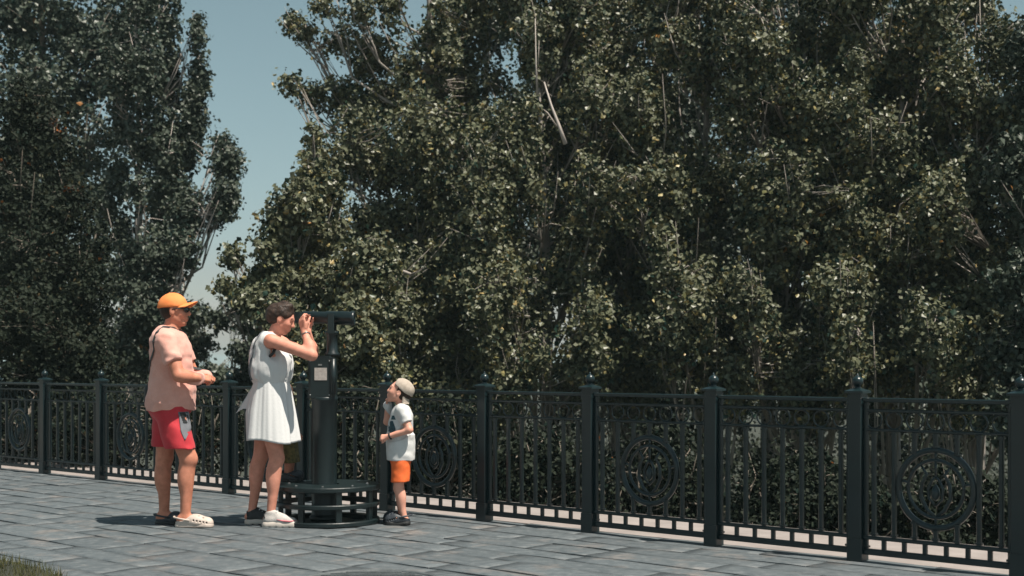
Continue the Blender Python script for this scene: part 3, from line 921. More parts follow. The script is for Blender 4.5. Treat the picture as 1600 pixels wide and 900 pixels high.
def head(G, F, H, s=1.0, child=False):
    """Face and skull; H is a 4x4 head frame (x forward, z up), s the scale."""
    R = np.array(H.to_3x3())
    P = lambda x, y, z: tuple(H @ Vector((x * s, y * s, z * s)))
    e = lambda c, r, k=0.02, sub=False: ell(G, F, P(*c), [q * s for q in r], R, k, sub)
    q = lambda a, b, ra, rb, k=0.012, sub=False: cone(G, F, P(*a), P(*b), ra * s, rb * s, k, sub)
    e((-.012, 0, .028), (.097, .077, .088))
    e((.028, 0, -.028), (.060, .060, .074), 0.03)
    q((.056, -.012, -.093), (.056, .012, -.093), .018, .018, 0.02)
    for y in (-1, 1):
        q((.0, y * .050, -.05), (.05, y * .016, -.09), .020, .016, 0.02)
        e((.056, y * .036, -.024), (.028, .024, .026), 0.02)
        q((.088, y * .034, .004), (.098, y * .034, .004), .012, .012, 0.012, True)
        e((.070, y * .032, .004), (.0135, .0135, .012), 0.004)
        e((-.006, y * .078, -.008), (.021, .009, .033), 0.006)
        q((.004, y * .086, -.006), (-.006, y * .09, .004), .006, .008, 0.004, True)
    q((.079, -.036, .022), (.079, .036, .022), .012, .012, 0.015)
    nz = .008 if child else 0.0
    q((.085, 0, .010), (.104 - nz, 0, -.026), .008, .013, 0.012)
    for y in (-1, 1): q((.094 - nz, y * .012, -.031), (.088, y * .013, -.030), .008, .007, 0.006)
    q((.082, -.018, -.055), (.082, .018, -.055), .010, .010, 0.006)
    q((.080, -.015, -.069), (.080, .015, -.069), .010, .010, 0.006)
    q((.098, -.02, -.062), (.098, .02, -.062), .0035, .0035, 0.003, True)

def hand(G, F, wrist, d, n, side, s=1.0, curl=(0.5, 0.6, 0.5), spread=0.0, thumb=(0.6, 0.5)):
    """Palm, four unequal bent fingers and a thumb from the side of the palm.
    d: along the hand, n: the way the palm faces, side: +1/-1 picks the thumb's side (d x n)."""
    d = Vector(d).normalized(); n = Vector(n); n = (n - d * n.dot(d)).normalized(); t = d.cross(n) * side
    w = Vector(wrist)
    pl = 0.085 * s
    for i, (o, ln) in enumerate(((.030, .072), (.010, .080), (-.010, .075), (-.029, .058))):
        k0 = w + d * 0.012 * s + t * o * 0.6 * s
        k1 = w + d * (pl - abs(i - 1) * 0.004 * s) + t * o * s
        cone(G, F, k0, k1, .0135 * s, .0115 * s, 0.012)
        p, ang = k1, 0.0
        for j, fr in enumerate((.44, .31, .25)):
            ang += curl[j] * (1 + 0.06 * i)
            dirv = d * math.cos(ang) + n * math.sin(ang) + t * spread * (1.5 - i) * 0.3
            q = p + dirv.normalized() * ln * fr * s
            cone(G, F, p, q, (.0096 - .001 * j) * s, (.0088 - .0012 * j) * s, 0.004)
            p = q
    p = w + d * 0.018 * s + t * 0.026 * s
    for j, ln in enumerate((.042, .032, .026)):
        a = thumb[0] - 0.25 * j
        dirv = d * math.cos(a) + t * math.sin(a) * 0.8 + n * (thumb[1] + 0.15 * j)
        q = p + dirv.normalized() * ln * s
        cone(G, F, p, q, (.0135 - .0015 * j) * s, (.0115 - .0015 * j) * s, 0.006)
        p = q

def clothes(G, F, thick):
    """Turn a solid into a shell open at its cut edges."""
    return F

M['skin_man'] = surf('skin_tan', (0.42, 0.168, 0.104), (0.60, 0.245, 0.158), 18, rough=0.58, spec=0.35, bump=0.08, bscale=220, sss=0.06)
M['skin_woman'] = surf('skin_warm', (0.52, 0.225, 0.155), (0.68, 0.30, 0.215), 18, rough=0.58, spec=0.35, bump=0.06, bscale=220, sss=0.06)
M['skin_boy'] = surf('skin_light', (0.62, 0.30, 0.215), (0.72, 0.365, 0.27), 14, rough=0.5, bump=0.05, bscale=220, sss=0.06)
M['hair'] = surf('dark_hair', (0.010, 0.008, 0.007), (0.045, 0.026, 0.018), 60, rough=0.5, spec=0.2, bump=0.6, bscale=140, stretch=(1, 1, 0.25))
M['hair_brown'] = surf('brown_hair', (0.012, 0.008, 0.006), (0.055, 0.031, 0.021), 50, rough=0.5, spec=0.3, bump=0.6, bscale=130, stretch=(1, 1, 0.3))
M['peach'] = surf('peach_jersey', (0.63, 0.31, 0.25), (0.74, 0.395, 0.325), 9, rough=0.9, bump=0.25, bscale=420, sheen=0.15)
M['red'] = surf('red_cloth', (0.42, 0.016, 0.028), (0.55, 0.028, 0.042), 9, rough=0.75, bump=0.25, bscale=380, sheen=0.1)
M['grey_cloth'] = surf('grey_panel', (0.13, 0.14, 0.16), (0.18, 0.19, 0.21), 12, rough=0.8, bump=0.2, bscale=300)
M['black'] = surf('black_cloth', (0.010, 0.012, 0.013), (0.022, 0.025, 0.027), 20, rough=0.6, bump=0.2, bscale=300)
M['orange_cap'] = surf('orange_cotton', (0.76, 0.215, 0.055), (0.84, 0.27, 0.08), 10, rough=0.85, bump=0.2, bscale=400)
M['glass_dark'] = surf('dark_lens', (0.006, 0.006, 0.007), (0.010, 0.010, 0.012), 4, rough=0.08, spec=0.8)
M['white'] = surf('white_cotton', (0.55, 0.555, 0.56), (0.63, 0.632, 0.63), 7, rough=0.9, bump=0.25, bscale=380, sheen=0.1)
M['tee'] = surf('white_jersey', (0.55, 0.555, 0.555), (0.62, 0.622, 0.615), 9, rough=0.9, bump=0.2, bscale=420)
M['orange'] = surf('orange_cloth', (0.78, 0.125, 0.022), (0.86, 0.165, 0.035), 9, rough=0.75, bump=0.2, bscale=380)
M['print'] = surf('teal_print', (0.008, 0.03, 0.045), (0.03, 0.09, 0.11), 60, rough=0.7)
M['beige'] = surf('beige_cotton', (0.33, 0.275, 0.225), (0.45, 0.385, 0.325), 30, rough=0.9, bump=0.25, bscale=350)
M['clog'] = surf('cream_foam', (0.44, 0.365, 0.315), (0.54, 0.455, 0.40), 12, rough=0.6, bump=0.1, bscale=100)
M['clog_dark'] = surf('navy_or_shaded_foam', (0.018, 0.024, 0.032), (0.035, 0.042, 0.052), 12, rough=0.5, bump=0.1, bscale=100)
M['rubber'] = surf('dark_rubber', (0.012, 0.013, 0.014), (0.025, 0.026, 0.027), 12, rough=0.6, bump=0.1)
M['sneaker'] = surf('white_mesh', (0.40, 0.375, 0.355), (0.52, 0.49, 0.465), 40, rough=0.75, bump=0.3, bscale=300)
M['sole'] = surf('cream_sole', (0.44, 0.395, 0.35), (0.53, 0.48, 0.43), 12, rough=0.6)
M['pink'] = surf('pink_trim', (0.55, 0.14, 0.17), (0.65, 0.22, 0.24), 30, rough=0.65)
M['olive'] = surf('olive_camouflage', (0.055, 0.048, 0.018), (0.20, 0.155, 0.055), 38, rough=0.85, bump=0.2, bscale=300)
M['eye'] = surf('eye_dark', (0.01, 0.007, 0.005), (0.02, 0.014, 0.01), 5, rough=0.2)
M['label'] = surf('worn_label', (0.30, 0.27, 0.25), (0.44, 0.40, 0.37), 60, rough=0.7)
M['lens'] = surf('coated_lens', (0.012, 0.016, 0.02), (0.02, 0.025, 0.03), 3, rough=0.05, spec=0.9)
M['steel'] = surf('worn_steel', (0.20, 0.21, 0.21), (0.34, 0.35, 0.35), 18, rough=0.35, metal=0.8, bump=0.1)

def arc_tube(name, pts, r, mat, parent, n=8):
    mb = MB(); mb.tube(pts, r, n); return mb.build(name, mat, parent)

def strap_mesh(name, pts, width_dir, w, t, mat, parent):
    """Flat band along pts."""
    mb = MB(); vs = []; fs = []
    pts = [Vector(p) for p in pts]; m = len(pts)
    for i, p in enumerate(pts):
        tg = (pts[min(i + 1, m - 1)] - pts[max(i - 1, 0)]).normalized()
        wd = Vector(width_dir[i] if isinstance(width_dir, list) else width_dir); wd = (wd - tg * wd.dot(tg)).normalized()
        nn = tg.cross(wd)
        for a, b in ((-1, -1), (1, -1), (1, 1), (-1, 1)):
            vs.append(p + wd * w / 2 * a + nn * t / 2 * b)
    for i in range(m - 1):
        for k in range(4):
            fs.append((i * 4 + k, i * 4 + (k + 1) % 4, (i + 1) * 4 + (k + 1) % 4, (i + 1) * 4 + k))
    fs += [(3, 2, 1, 0), tuple((m - 1) * 4 + k for k in range(4))]
    mb.add(vs, fs, False)
    return mb.build(name, mat, parent)

def clog(parent, foot, yaw, L, mat_up, mat_sole, h=0.0035):
    """Slip-on clog with a rounded toe, side holes and a heel strap. foot: heel position on the ground."""
    G2 = Grid((-0.05, -0.085, -0.01), (L + 0.05, 0.085, 0.16), h)
    U = G2.new()
    cone(G2, U, (0.03, 0, 0.035), (L * .55, 0, .038), .036, .046, 0.02)
    cone(G2, U, (L * .55, 0, .038), (L - .05, .004, .030), .050, .046, 0.02)
    ell(G2, U, (L * .48, 0, .052), (.085, .045, .046), None, 0.02)
    U = half(G2, U, (0, 0, 0.022), (0, 0, -1))
    ell(G2, U, (.05, 0, .085), (.072, .036, .062), None, 0.01, True)
    for k in range(5):
        for y in (-1, 1):
            x = L * .50 + k * L * .085
            cone(G2, U, (x, y * .018, .062 - k * .006), (x + .004, y * .07, .05 - k * .004), .0065, .0065, 0.002, True)
    for k in range(2):
        for y in (-1, 0, 1):
            cone(G2, U, (L * (.62 + .12 * k), y * .02, .05), (L * (.62 + .12 * k), y * .024, .11), .006, .006, 0.002, True)
    e = empty('tmp', foot, yaw)
    o = surface(G2, U, 'clog', mat_up, None)
    bpy.data.objects.remove(e)
    o.parent = parent; o.location = foot; o.rotation_euler = (0, 0, yaw)
    Sl = G2.new()
    cone(G2, Sl, (0.03, 0, .012), (L * .5, 0, .012), .040, .042, 0.02); cone(G2, Sl, (L * .5, 0, .012), (L - .055, .004, .014), .044, .052, 0.02)
    Sl = half(G2, Sl, (0, 0, 0.027), (0, 0, 1)); Sl = half(G2, Sl, (0, 0, 0.001), (0, 0, -1))
    surface(G2, Sl, 'sole', mat_sole, o)
    mb = MB(); mb.tube([(L * .40, -.045, .055), (.05, -.047, .065), (-.012, -.025, .075), (-.018, 0, .077), (-.012, .025, .075), (.05, .047, .065), (L * .40, .045, .055)], 0.007, 8)
    mb.build('heel_strap', mat_up, o)
    return o

def sneaker(parent, foot, yaw, L, dark=False, h=0.0035):
    G2 = Grid((-0.03, -0.07, -0.01), (L + 0.03, 0.07, 0.17), h)
    U = G2.new()
    cone(G2, U, (0.04, 0, .055), (L * .5, 0, .055), .038, .042, 0.02); cone(G2, U, (L * .5, 0, .05), (L - .05, 0, .042), .042, .034, 0.02)
    cone(G2, U, (.045, 0, .06), (.055, 0, .105), .038, .036, 0.02); cone(G2, U, (.09, 0, .1), (L * .6, 0, .062), .026, .026, 0.02)
    cone(G2, U, (.05, 0, .125), (.055, 0, .09), .028, .02, 0.006, True)
    U = half(G2, U, (0, 0, .03), (0, 0, -1))
    o = surface(G2, U, 'sneaker', M['black'] if dark else M['sneaker'], parent); o.location = foot; o.rotation_euler = (0, 0, yaw)  # dark: copy of the shoe with shade put into its colour
    S_ = G2.new()
    cone(G2, S_, (.036, 0, .018), (L * .5, 0, .018), .046, .046, 0.02); cone(G2, S_, (L * .5, 0, .018), (L - .045, 0, .02), .046, .044, 0.02)
    S_ = half(G2, S_, (0, 0, .040), (-.06, 0, 1)); S_ = half(G2, S_, (0, 0, .001), (0, 0, -1))
    for k in range(4): cone(G2, S_, (.06 + k * .05, -.08, 0), (.06 + k * .05, .08, 0), .008, .008, 0.004, True)
    surface(G2, S_, 'sole', M['sole'], o)
    for y in (-1, 1):
        mb = MB()
        mb.tube([(L - .02, y * .02, .052), (L - .06, y * .040, .05), (L * .6, y * .046, .053), (L * .42, y * .045, .062)], [.004, .006, .006, .003], 6)
        mb.build('toe_trim', M['pink'] if not dark else M['rubber'], o)
    mb = MB()
    for k in range(4):
        x = .105 + k * .022; z = .122 - k * .0135
        mb.tube([(x, -.024, z - .01), (x + .006, 0, z), (x, .024, z - .01)], .0035, 6)
    o2 = mb.build('lace', M['white'], o)
    mb = MB(); mb.tube([(.02, -.036, .07), (.012, -.012, .098), (.012, .012, .098), (.02, .036, .07)], .006, 6); mb.build('heel_tab', M['black'], o)
    return o

# ------------------------------------------------------------------ coin telescope on its round step
TX, TY = -1.415, 10.10
tel = empty('coin_telescope', (TX, TY, 0), 0, 'dark green viewing telescope on a round column above a ringed step platform', 'telescope')
def disc_ring(name, r0, r1, z0, z1, n=56):
    mb = MB(); e = 0.006
    prof = [(r0, z0), (r1 - e, z0), (r1, z0 + e), (r1, z1 - e), (r1 - e, z1), (r0, z1)]
    vs, fs = [], []
    for r, z in prof:
        for k in range(n):
            a = 2 * math.pi * k / n; vs.append((r * math.cos(a), r * math.sin(a), z))
    m = len(prof)
    for i in range(m):
        for k in range(n):
            fs.append((i * n + k, i * n + (k + 1) % n, ((i + 1) % m) * n + (k + 1) % n, ((i + 1) % m) * n + k))
    mb.add(vs, fs, False)
    return mb.build(name, M['scope'], tel)
disc_ring('step_plate', 0.088, 0.395, 0.262, 0.300)
disc_ring('ring', 0.345, 0.395, 0.136, 0.170)
disc_ring('ring', 0.310, 0.395, 0.004, 0.040)
disc_ring('base_plate', 0.07, 0.20, 0.002, 0.022)
for k in range(8):
    a = 2 * math.pi * (k + 0.45) / 8
    mb = MB(); mb.box((0.366 * math.cos(a), 0.366 * math.sin(a), 0.151), (0.034, 0.044, 0.224), Matrix.Rotation(a, 3, 'Z'), ch=0.003)
    mb.build('upright', M['scope'], tel)
for k in range(4):
    a = math.pi / 4 + math.pi / 2 * k
    mb = MB(); mb.box((0.225 * math.cos(a), 0.225 * math.sin(a), 0.262), (0.25, 0.035, 0.018), Matrix.Rotation(a, 3, 'Z'))
    mb.build('bracket', M['scope'], tel)
mb = MB(); mb.lathe([(0.115, 0.02), (0.115, 0.05), (0.102, 0.06), (0.097, 0.07), (0.097, 0.93), (0.104, 0.94), (0.104, 0.965), (0.097, 0.97)], (-0.03, 0, 0), n=36)
mb.build('column', M['scope'], tel)
mb = MB(); mb.box((-0.04, 0.0, 1.115), (0.205, 0.17, 0.31), ch=0.02)
mb.box((-0.04, 0.0, 1.277), (0.16, 0.13, 0.016), ch=0.02)
boxo = mb.build('coin_box', M['scope'], tel)
mb = MB(); mb.box((-0.045, -0.0875, 1.145), (0.095, 0.004, 0.095)); mb.build('label_plate', M['label'], boxo)
mb = MB(); mb.box((-0.05, -0.088, 1.215), (0.028, 0.006, 0.012)); mb.build('coin_slot', M['steel'], boxo)
mb = MB(); mb.tube([(0.05, -0.086, 0.99), (0.05, -0.086, 1.26)], 0.022, 12); mb.build('cash_tube', M['scope'], boxo)
mb = MB(); mb.lathe([(0.06, 1.285), (0.06, 1.30), (0.045, 1.315), (0.042, 1.44), (0.055, 1.455), (0.055, 1.475)], (0.03, 0, 0), n=24)
neck = mb.build('neck', M['scope'], tel)
for y in (-0.075, 0.075):
    mb = MB(); mb.box((0.03, y, 1.53), (0.05, 0.014, 0.15), ch=0.004); mb.build('yoke_arm', M['scope'], neck)
mb = MB(); mb.box((0.03, 0, 1.468), (0.06, 0.165, 0.018)); mb.build('yoke', M['scope'], neck)
for k in range(8):
    a = 2 * math.pi * k / 8
    mb = MB(); mb.lathe([(0.011, 0.299), (0.011, 0.305), (0.006, 0.308)], (0.30 * math.cos(a), 0.30 * math.sin(a), 0), n=6, smooth=False); mb.build('bolt', M['steel'], tel)
for x in (-0.125, 0.02):
    for z in (0.985, 1.245):
        mb = MB(); mb.lathe([(0.006, 0.0), (0.006, 0.004), (0.003, 0.006)], (x, -0.085, z), n=8, R=Matrix.Rotation(math.radians(90), 3, 'X')); mb.build('screw', M['steel'], boxo)
tilt = Matrix.Rotation(math.radians(90), 3, 'Y') 
TZ = 1.577
def along(prof, y, n=28):
    mb = MB(); mb.lathe(prof, (0, y, TZ), n=n, R=Matrix.Rotation(math.radians(91.2), 3, 'Y')); return mb
tube = along([(0.040, -0.20), (0.047, -0.195), (0.047, -0.02), (0.052, -0.015), (0.052, 0.175), (0.056, 0.18), (0.056, 0.205), (0.048, 0.205), (0.047, 0.17)], 0.0).build('tube', M['scope'], tel)
along([(0.046, 0.168), (0.046, 0.172), (0.01, 0.175)], 0.0).build('lens', M['lens'], tube)
mb = MB(); mb.box((-0.225, 0, TZ + 0.002), (0.06, 0.135, 0.085), ch=0.012); mb.build('eyepiece_housing', M['scope'], tube)
for y in (-0.034, 0.034):
    along([(0.020, -0.285), (0.024, -0.28), (0.020, -0.262), (0.020, -0.245)], y, 18).build('eyepiece', M['rubber'], tube)

# ------------------------------------------------------------------ the man in the orange cap
MANX, MANY = (272 - 800) / FPX * 9.92, 9.92
man = empty('person', (MANX, MANY, 0), 0, 'man in orange cap, peach t-shirt and red shorts standing behind the woman, facing right', 'person')
G = Grid((-0.30, -0.40, -0.02), (0.44, 0.40, 1.80), 0.006)
T = G.new()      # trunk, shared by body and shirt
ell(G, T, (-.012, 0, 1.05), (.152, .18, .20), None, 0.05)
ell(G, T, (-.02, 0, 1.27), (.136, .185, .19), None, 0.06)
ell(G, T, (-.05, 0, 1.37), (.105, .19, .13), None, 0.05)
cone(G, T, (-.02, -.155, 1.408), (-.03, .155, 1.408), .060, .060, 0.05)
ell(G, T, (-.04, 0, .93), (.15, .185, .14), None, 0.06)
A1 = G.new()
SH, EL, WR = (-.0, -.195, 1.388), (.105, -.265, 1.135), (.225, -.165, 1.115)
SH2, EL2, WR2 = (-.02, .195, 1.388), (.085, .265, 1.135), (.225, .10, 1.125)
for a, b, c in ((SH, EL, WR), (SH2, EL2, WR2)):
    cone(G, A1, a, b, .057, .045, 0.02); cone(G, A1, b, c, .044, .030, 0.02)
    m = Vector(b).lerp(Vector(c), 0.3); ell(G, A1, m, (.05, .045, .046), None, 0.03)
B = smin(T, A1, 0.03)
hips = [((.02, -.085, .86), (.130, -.088, .505), (.106, -.088, .085)), ((-.06, .085, .86), (-.095, .075, .505), (-.095, .078, .085))]
for hp, kn, ak in hips:
    cone(G, B, hp, kn, .098, .062, 0.04); cone(G, B, kn, ak, .058, .037, 0.02)
    cm = Vector(kn).lerp(Vector(ak), 0.32); ell(G, B, (cm.x - .022, cm.y, cm.z), (.052, .053, .125), None, 0.03)
    ell(G, B, (kn[0] + .022, kn[1], kn[2] + .005), (.042, .045, .055), None, 0.025)
    cone(G, B, (ak[0] - .03, ak[1], .055), (ak[0] + .07, ak[1], .055), .036, .034, 0.03); cone(G, B, (ak[0] + .06, ak[1], .05), (ak[0] + .165, ak[1], .04), .034, .024, 0.02)
cone(G, B, (-.035, 0, 1.43), (.0, 0, 1.56), .066, .060, 0.04)
HM = Matrix.Translation((.010, 0, 1.622)) @ Matrix.Rotation(math.radians(-2), 4, 'Y')
head(G, B, HM, 1.03)
hand(G, B, WR, (0.55, 0.55, -.02), (-0.2, 0.5, -.75), 1, 1.0, (0.7, 0.9, 0.7))
hand(G, B, WR2, (0.45, -.6, -.02), (-0.2, -.4, -.75), -1, 1.0, (0.7, 0.9, 0.7))
surface(G, B, 'body', M['skin_man'], man)
# shirt
Sx = smin(T - 0.016, A1 - 0.020, 0.03)
sl, X_, Y_, Z_ = G.block((-.3, -.4, .84), (.44, .4, 1.3), 0)
tp_ = 1 - .22 * np.clip((Z_ - .87) / .33, 0, 1.5) ** 1.5
skirt = (np.sqrt(((X_ + .015) / (.170 * tp_)) ** 2 + (Y_ / (.198 * tp_)) ** 2) - 1) * .17
skirt = np.maximum(skirt, Z_ - 1.24)
Sx[sl] = smin(Sx[sl], skirt.astype(np.float32), 0.05)
Sx = half(G, Sx, (0, 0, .872), (.02, 0, -1))
for s_, e_ in ((SH, EL), (SH2, EL2)):
    p = Vector(s_).lerp(Vector(e_), .60); dv = Vector(e_) - Vector(s_)
    # cut only near the arm
    sl, X_, Y_, Z_ = G.block((-.3, min(s_[1], e_[1]) - .14 if s_[1] < 0 else .185, .95), (.44, -.185 if s_[1] < 0 else .41, 1.5), 0)
    dv.normalize()
    pl = (X_ - p.x) * dv.x + (Y_ - p.y) * dv.y + (Z_ - p.z) * dv.z
    arm = A1[sl] - 0.03
    Sx[sl] = np.where((pl > 0) & (T[sl] > 0.022), np.maximum(Sx[sl], np.minimum(pl, 0.05)), Sx[sl])
ell(G, Sx, (.0, 0, 1.535), (.075, .078, .055), None, 0.01, True)
Sx = np.maximum(Sx, -(T + 0.012)) if False else Sx
wrinkle(G, Sx, .008, 7, 7, 17, 1.3, 8)
wrinkle(G, Sx, .006, 15, 15, 12, 5.3, -9)
# hollow the hem and sleeves
inner = smin(T - 0.002, A1 - 0.006, 0.03)
shirt = surface(G, np.maximum(Sx, -np.where(G.ax[2][None, None, :] < .90, Sx + .016, 1.0)).astype(np.float32), 't_shirt', M['peach'], man)
# shorts
R_ = G.new()
for hp, hem, r0, r1 in (((.0, -.085, .84), (.09, -.09, .585), .115, .108), ((-.065, .085, .84), (-.088, .08, .585), .115, .104)):
    cone(G, R_, hp, (hem[0], hem[1], hem[2] - .06), r0, r1, 0.02)
ell(G, R_, (-.03, 0, .90), (.165, .185, .11), None, 0.05)
R_ = half(G, R_, (0, 0, .592), (-.03, 0, -1)); R_ = half(G, R_, (0, 0, .93), (0, 0, 1))
wrinkle(G, R_, .006, 9, 9, 12, 4.1, 4)
R2 = np.maximum(R_, -np.where(G.ax[2][None, None, :] < .64, R_ + .014, 1.0)).astype(np.float32)
shorts = surface(G, R2, 'shorts', M['red'], man)
# grey side panel on the near leg, a dark pocket inside it
def patch(name, pts, mat, parent, Ffield, G, off=0.004, up=(0, 1, 0)):
    """Thin panel lying on the near (-y) side of a field: polygon in x,z projected on to the cloth."""
    xs = [p[0] for p in pts]; zs = [p[1] for p in pts]
    nx, nz = 8, 14
    V, Fc = [], []
    top, bot = max(zs), min(zs)
    left = sorted([p for p in pts if p[2] == 'l'], key=lambda p: p[1]); right = sorted([p for p in pts if p[2] == 'r'], key=lambda p: p[1])
    for j in range(nz + 1):
        z = bot + (top - bot) * j / nz
        xl = np.interp(z, [p[1] for p in left], [p[0] for p in left]); xr = np.interp(z, [p[1] for p in right], [p[0] for p in right])
        for i in range(nx + 1):
            x = xl + (xr - xl) * i / nx
            ix = int(round((x - G.lo[0]) / G.h)); iz = int(round((z - G.lo[2]) / G.h))
            col = Ffield[ix, :, iz]
            ins = np.nonzero(col < 0)[0]
            if len(ins) == 0: y = -.1
            else:
                q = ins[0]; y = G.ax[1][q]
                if q > 0: y -= G.h * (-col[q]) / (col[q - 1] - col[q] + 1e-6)
            V.append((x, y - off, z))
    # smooth depth
    for _ in range(2):
        W2 = [list(p) for p in V]
        for j in range(1, nz):
            for i in range(1, nx):
                k = j * (nx + 1) + i
                W2[k][1] = (V[k][1] * 2 + V[k - 1][1] + V[k + 1][1] + V[k - nx - 1][1] + V[k + nx + 1][1]) / 6
        V = [tuple(p) for p in W2]
    n0 = len(V)
    V2 = V + [(p[0], p[1] + off * 2, p[2]) for p in V]
    for j in range(nz):
        for i in range(nx):
            k = j * (nx + 1) + i
            Fc.append((k, k + 1, k + nx + 2, k + nx + 1))
    bd = [i for i in range(nx + 1)] + [j * (nx + 1) + nx for j in range(1, nz + 1)] + [nz * (nx + 1) + i for i in range(nx - 1, -1, -1)] + [j * (nx + 1) for j in range(nz - 1, 0, -1)]
    for a, b in zip(bd, bd[1:] + bd[:1]): Fc.append((a, a + n0, b + n0, b))
    mb = MB(); mb.add(V2, Fc, True); return mb.build(name, mat, parent)
patch('side_panel', [(.075, .865, 'l'), (.098, .72, 'l'), (.125, .655, 'l'), (.135, .865, 'r'), (.155, .74, 'r'), (.13, .655, 'r')], M['grey_cloth'], shorts, R_, G, 0.004)
patch('pocket', [(.085, .862, 'l'), (.108, .79, 'l'), (.128, .862, 'r'), (.140, .80, 'r'), (.138, .78, 'r'), (.112, .78, 'l')], M['black'], shorts, R_, G, 0.007)
# cap
HB = HM @ Matrix.Rotation(math.radians(-11), 4, 'Y')
Rb = np.array(HB.to_3x3())
K = G.new()
ell(G, K, HB @ Vector((-.014, 0, .040)), (.114, .093, .100), Rb, 0.01)
K = half(G, K, HB @ Vector((0, 0, .028)), HB.to_3x3() @ Vector((-.16, 0, -1)))
wrinkle(G, K, .0025, 14, 14, 14, 2.0)
cap = surface(G, K, 'cap', M['orange_cap'], man)
mb = MB(); V, Fc = [], []
nx, ny = 7, 14
for lay in (0, 1):
    for i in range(nx + 1):
        for j in range(ny + 1):
            u = i / nx; v = -1 + 2 * j / ny
            x0 = .088 - .048 * v * v; x1 = .178 - .075 * abs(v) ** 2.4
            x = x0 + (x1 - x0) * u; y = v * (.083 - .006 * u)
            z = .040 - .024 * v * v - .006 * u - .004 * lay
            V.append(HB @ Vector((x, y, z)))
n1 = (nx + 1) * (ny + 1)
for i in range(nx):
    for j in range(ny):
        k = i * (ny + 1) + j
        Fc.append((k, k + ny + 1, k + ny + 2, k + 1)); Fc.append((k + n1, k + n1 + 1, k + n1 + ny + 2, k + n1 + ny + 1))
bd = list(range(ny + 1)) + [i * (ny + 1) + ny for i in range(1, nx + 1)] + [nx * (ny + 1) + j for j in range(ny - 1, -1, -1)] + [i * (ny + 1) for i in range(nx - 1, 0, -1)]
for a, b in zip(bd, bd[1:] + bd[:1]): Fc.append((a, b, b + n1, a + n1))
mb.add(V, Fc, True); mb.build('bill', M['orange_cap'], cap)
mb = MB(); mb.lathe([(.008, 0), (.007, .005), (.001, .007)], HB @ Vector((-.014, 0, .139)), n=10); mb.build('button', M['orange_cap'], cap)
# hair at the nape
Hf = G.new()
ell(G, Hf, HM @ Vector((-.022, 0, .012)), (.097, .083, .092), np.array(HM.to_3x3()), 0.01)
Hf = half(G, Hf, HM @ Vector((0, 0, -.055)), (0.25, 0, -1)); Hf = half(G, Hf, HM @ Vector((.004, 0, 0)), (1, 0, .25)); Hf = half(G, Hf, HM @ Vector((0, 0, .07)), (0, 0, 1))
for y in (-1, 1): ell(G, Hf, HM @ Vector((-.002, y * .08, -.012)), (.024, .022, .034), None, 0.004, True)
surface(G, Hf, 'hair', M['hair'], man)
# sunglasses
sg = MB()
for y in (-1, 1):
    sg.tube([HM @ Vector((.088, y * .058, .014)), HM @ Vector((.05, y * .079, .014)), HM @ Vector((-.004, y * .084, .010))], .0045, 6)
sg.tube([HM @ Vector((.103, -.012, .012)), HM @ Vector((.106, 0, .014)), HM @ Vector((.103, .012, .012))], .004, 6)
sgo = sg.build('sunglasses', M['black'], man)
for y in (-1, 1):
    Gs = Grid((-.02, -.04, -.03), (.02, .04, .03), .0025); Lf = Gs.new()
    ell(Gs, Lf, (0, 0, 0), (.010, .031, .022), None, 0)
    lo = surface(Gs, Lf, 'lens', M['glass_dark'], sgo)
    lo.matrix_parent_inverse = Matrix(); lo.location = HM @ Vector((.092, y * .034, .004)); lo.rotation_euler = (0, 0, y * 0.45)
clog(man, (.040, -.09, 0), -0.06, .285, M['clog'], M['clog'])
clog(man, (-.155, .078, 0), 0.04, .28, M['clog_dark'], M['rubber'])  # far clog of the cream pair, its shade painted as dark foam
# crossbody bag: strap over the near shoulder to the far hip
bag = empty('shoulder_bag', (MANX, MANY, 0), 0, 'black crossbody bag on a thin dark strap across the man in the orange cap', 'bag')
def on_field(F, G, p, direction, off=0.004):
    """First surface met going from p along -direction (from outside)."""
    p = Vector(p); d_ = Vector(direction).normalized()
    for k in range(120):
        q = p + d_ * (0.35 - k * 0.003)
        i = [int(round((q[m] - G.lo[m]) / G.h)) for m in range(3)]
        if all(0 <= i[m] < G.n[m] for m in range(3)) and F[tuple(i)] < 0:
            return q + d_ * (off + 0.003)
    return p
sp_, nd = [], []
for t in np.linspace(0, 1, 26):
    ang = math.radians(-62 + 258 * t) if False else None
pathd = []
for t in np.linspace(0, 1, 15):       # over the shoulder and down the back
    z = 1.475 - .52 * t
    xx = .025 - .22 * t ** .9
    w_ = max(0.0, min(1.0, (t - .35) / .5))
    a = Vector((-.45 - .6 * w_, -1.0 * (1 - w_), max(0, .9 - t * 3.5)))
    q = on_field(Sx, G, (xx * (1 - w_) - .03 * w_, -.06 * (1 - w_) + .08 * w_, z), a); sp_.append(q); nd.append(None)
for t in np.linspace(0.12, 1, 12):    # front of the chest
    z = 1.46 - .50 * t; y = -.10 + 1.3 * min(t, .2)
    a = Vector((.75 + .25 * min(1, t * 2), -.2 * (1 - t), max(0, 1 - t * 4.5)))
    pathd.append(on_field(Sx, G, (-.02, y, z), a))
strap_mesh('strap', pathd[::-1] + sp_, [Vector((-.3, .55, .6))] * (len(pathd) + len(sp_)), .024, .004, M['black'], bag)
Gb = Grid((-.16, -.08, -.15), (.16, .08, .15), .006); Bf = Gb.new()
cone(Gb, Bf, (-.05, 0, .04), (.05, 0, .04), .052, .052, 0.02); cone(Gb, Bf, (-.05, 0, -.05), (.05, 0, -.05), .055, .055, 0.06)
pouch = surface(Gb, Bf, 'pouch', M['black'], bag); pouch.location = (-.205, .12, .985); pouch.rotation_euler = (0, 0, math.radians(105))
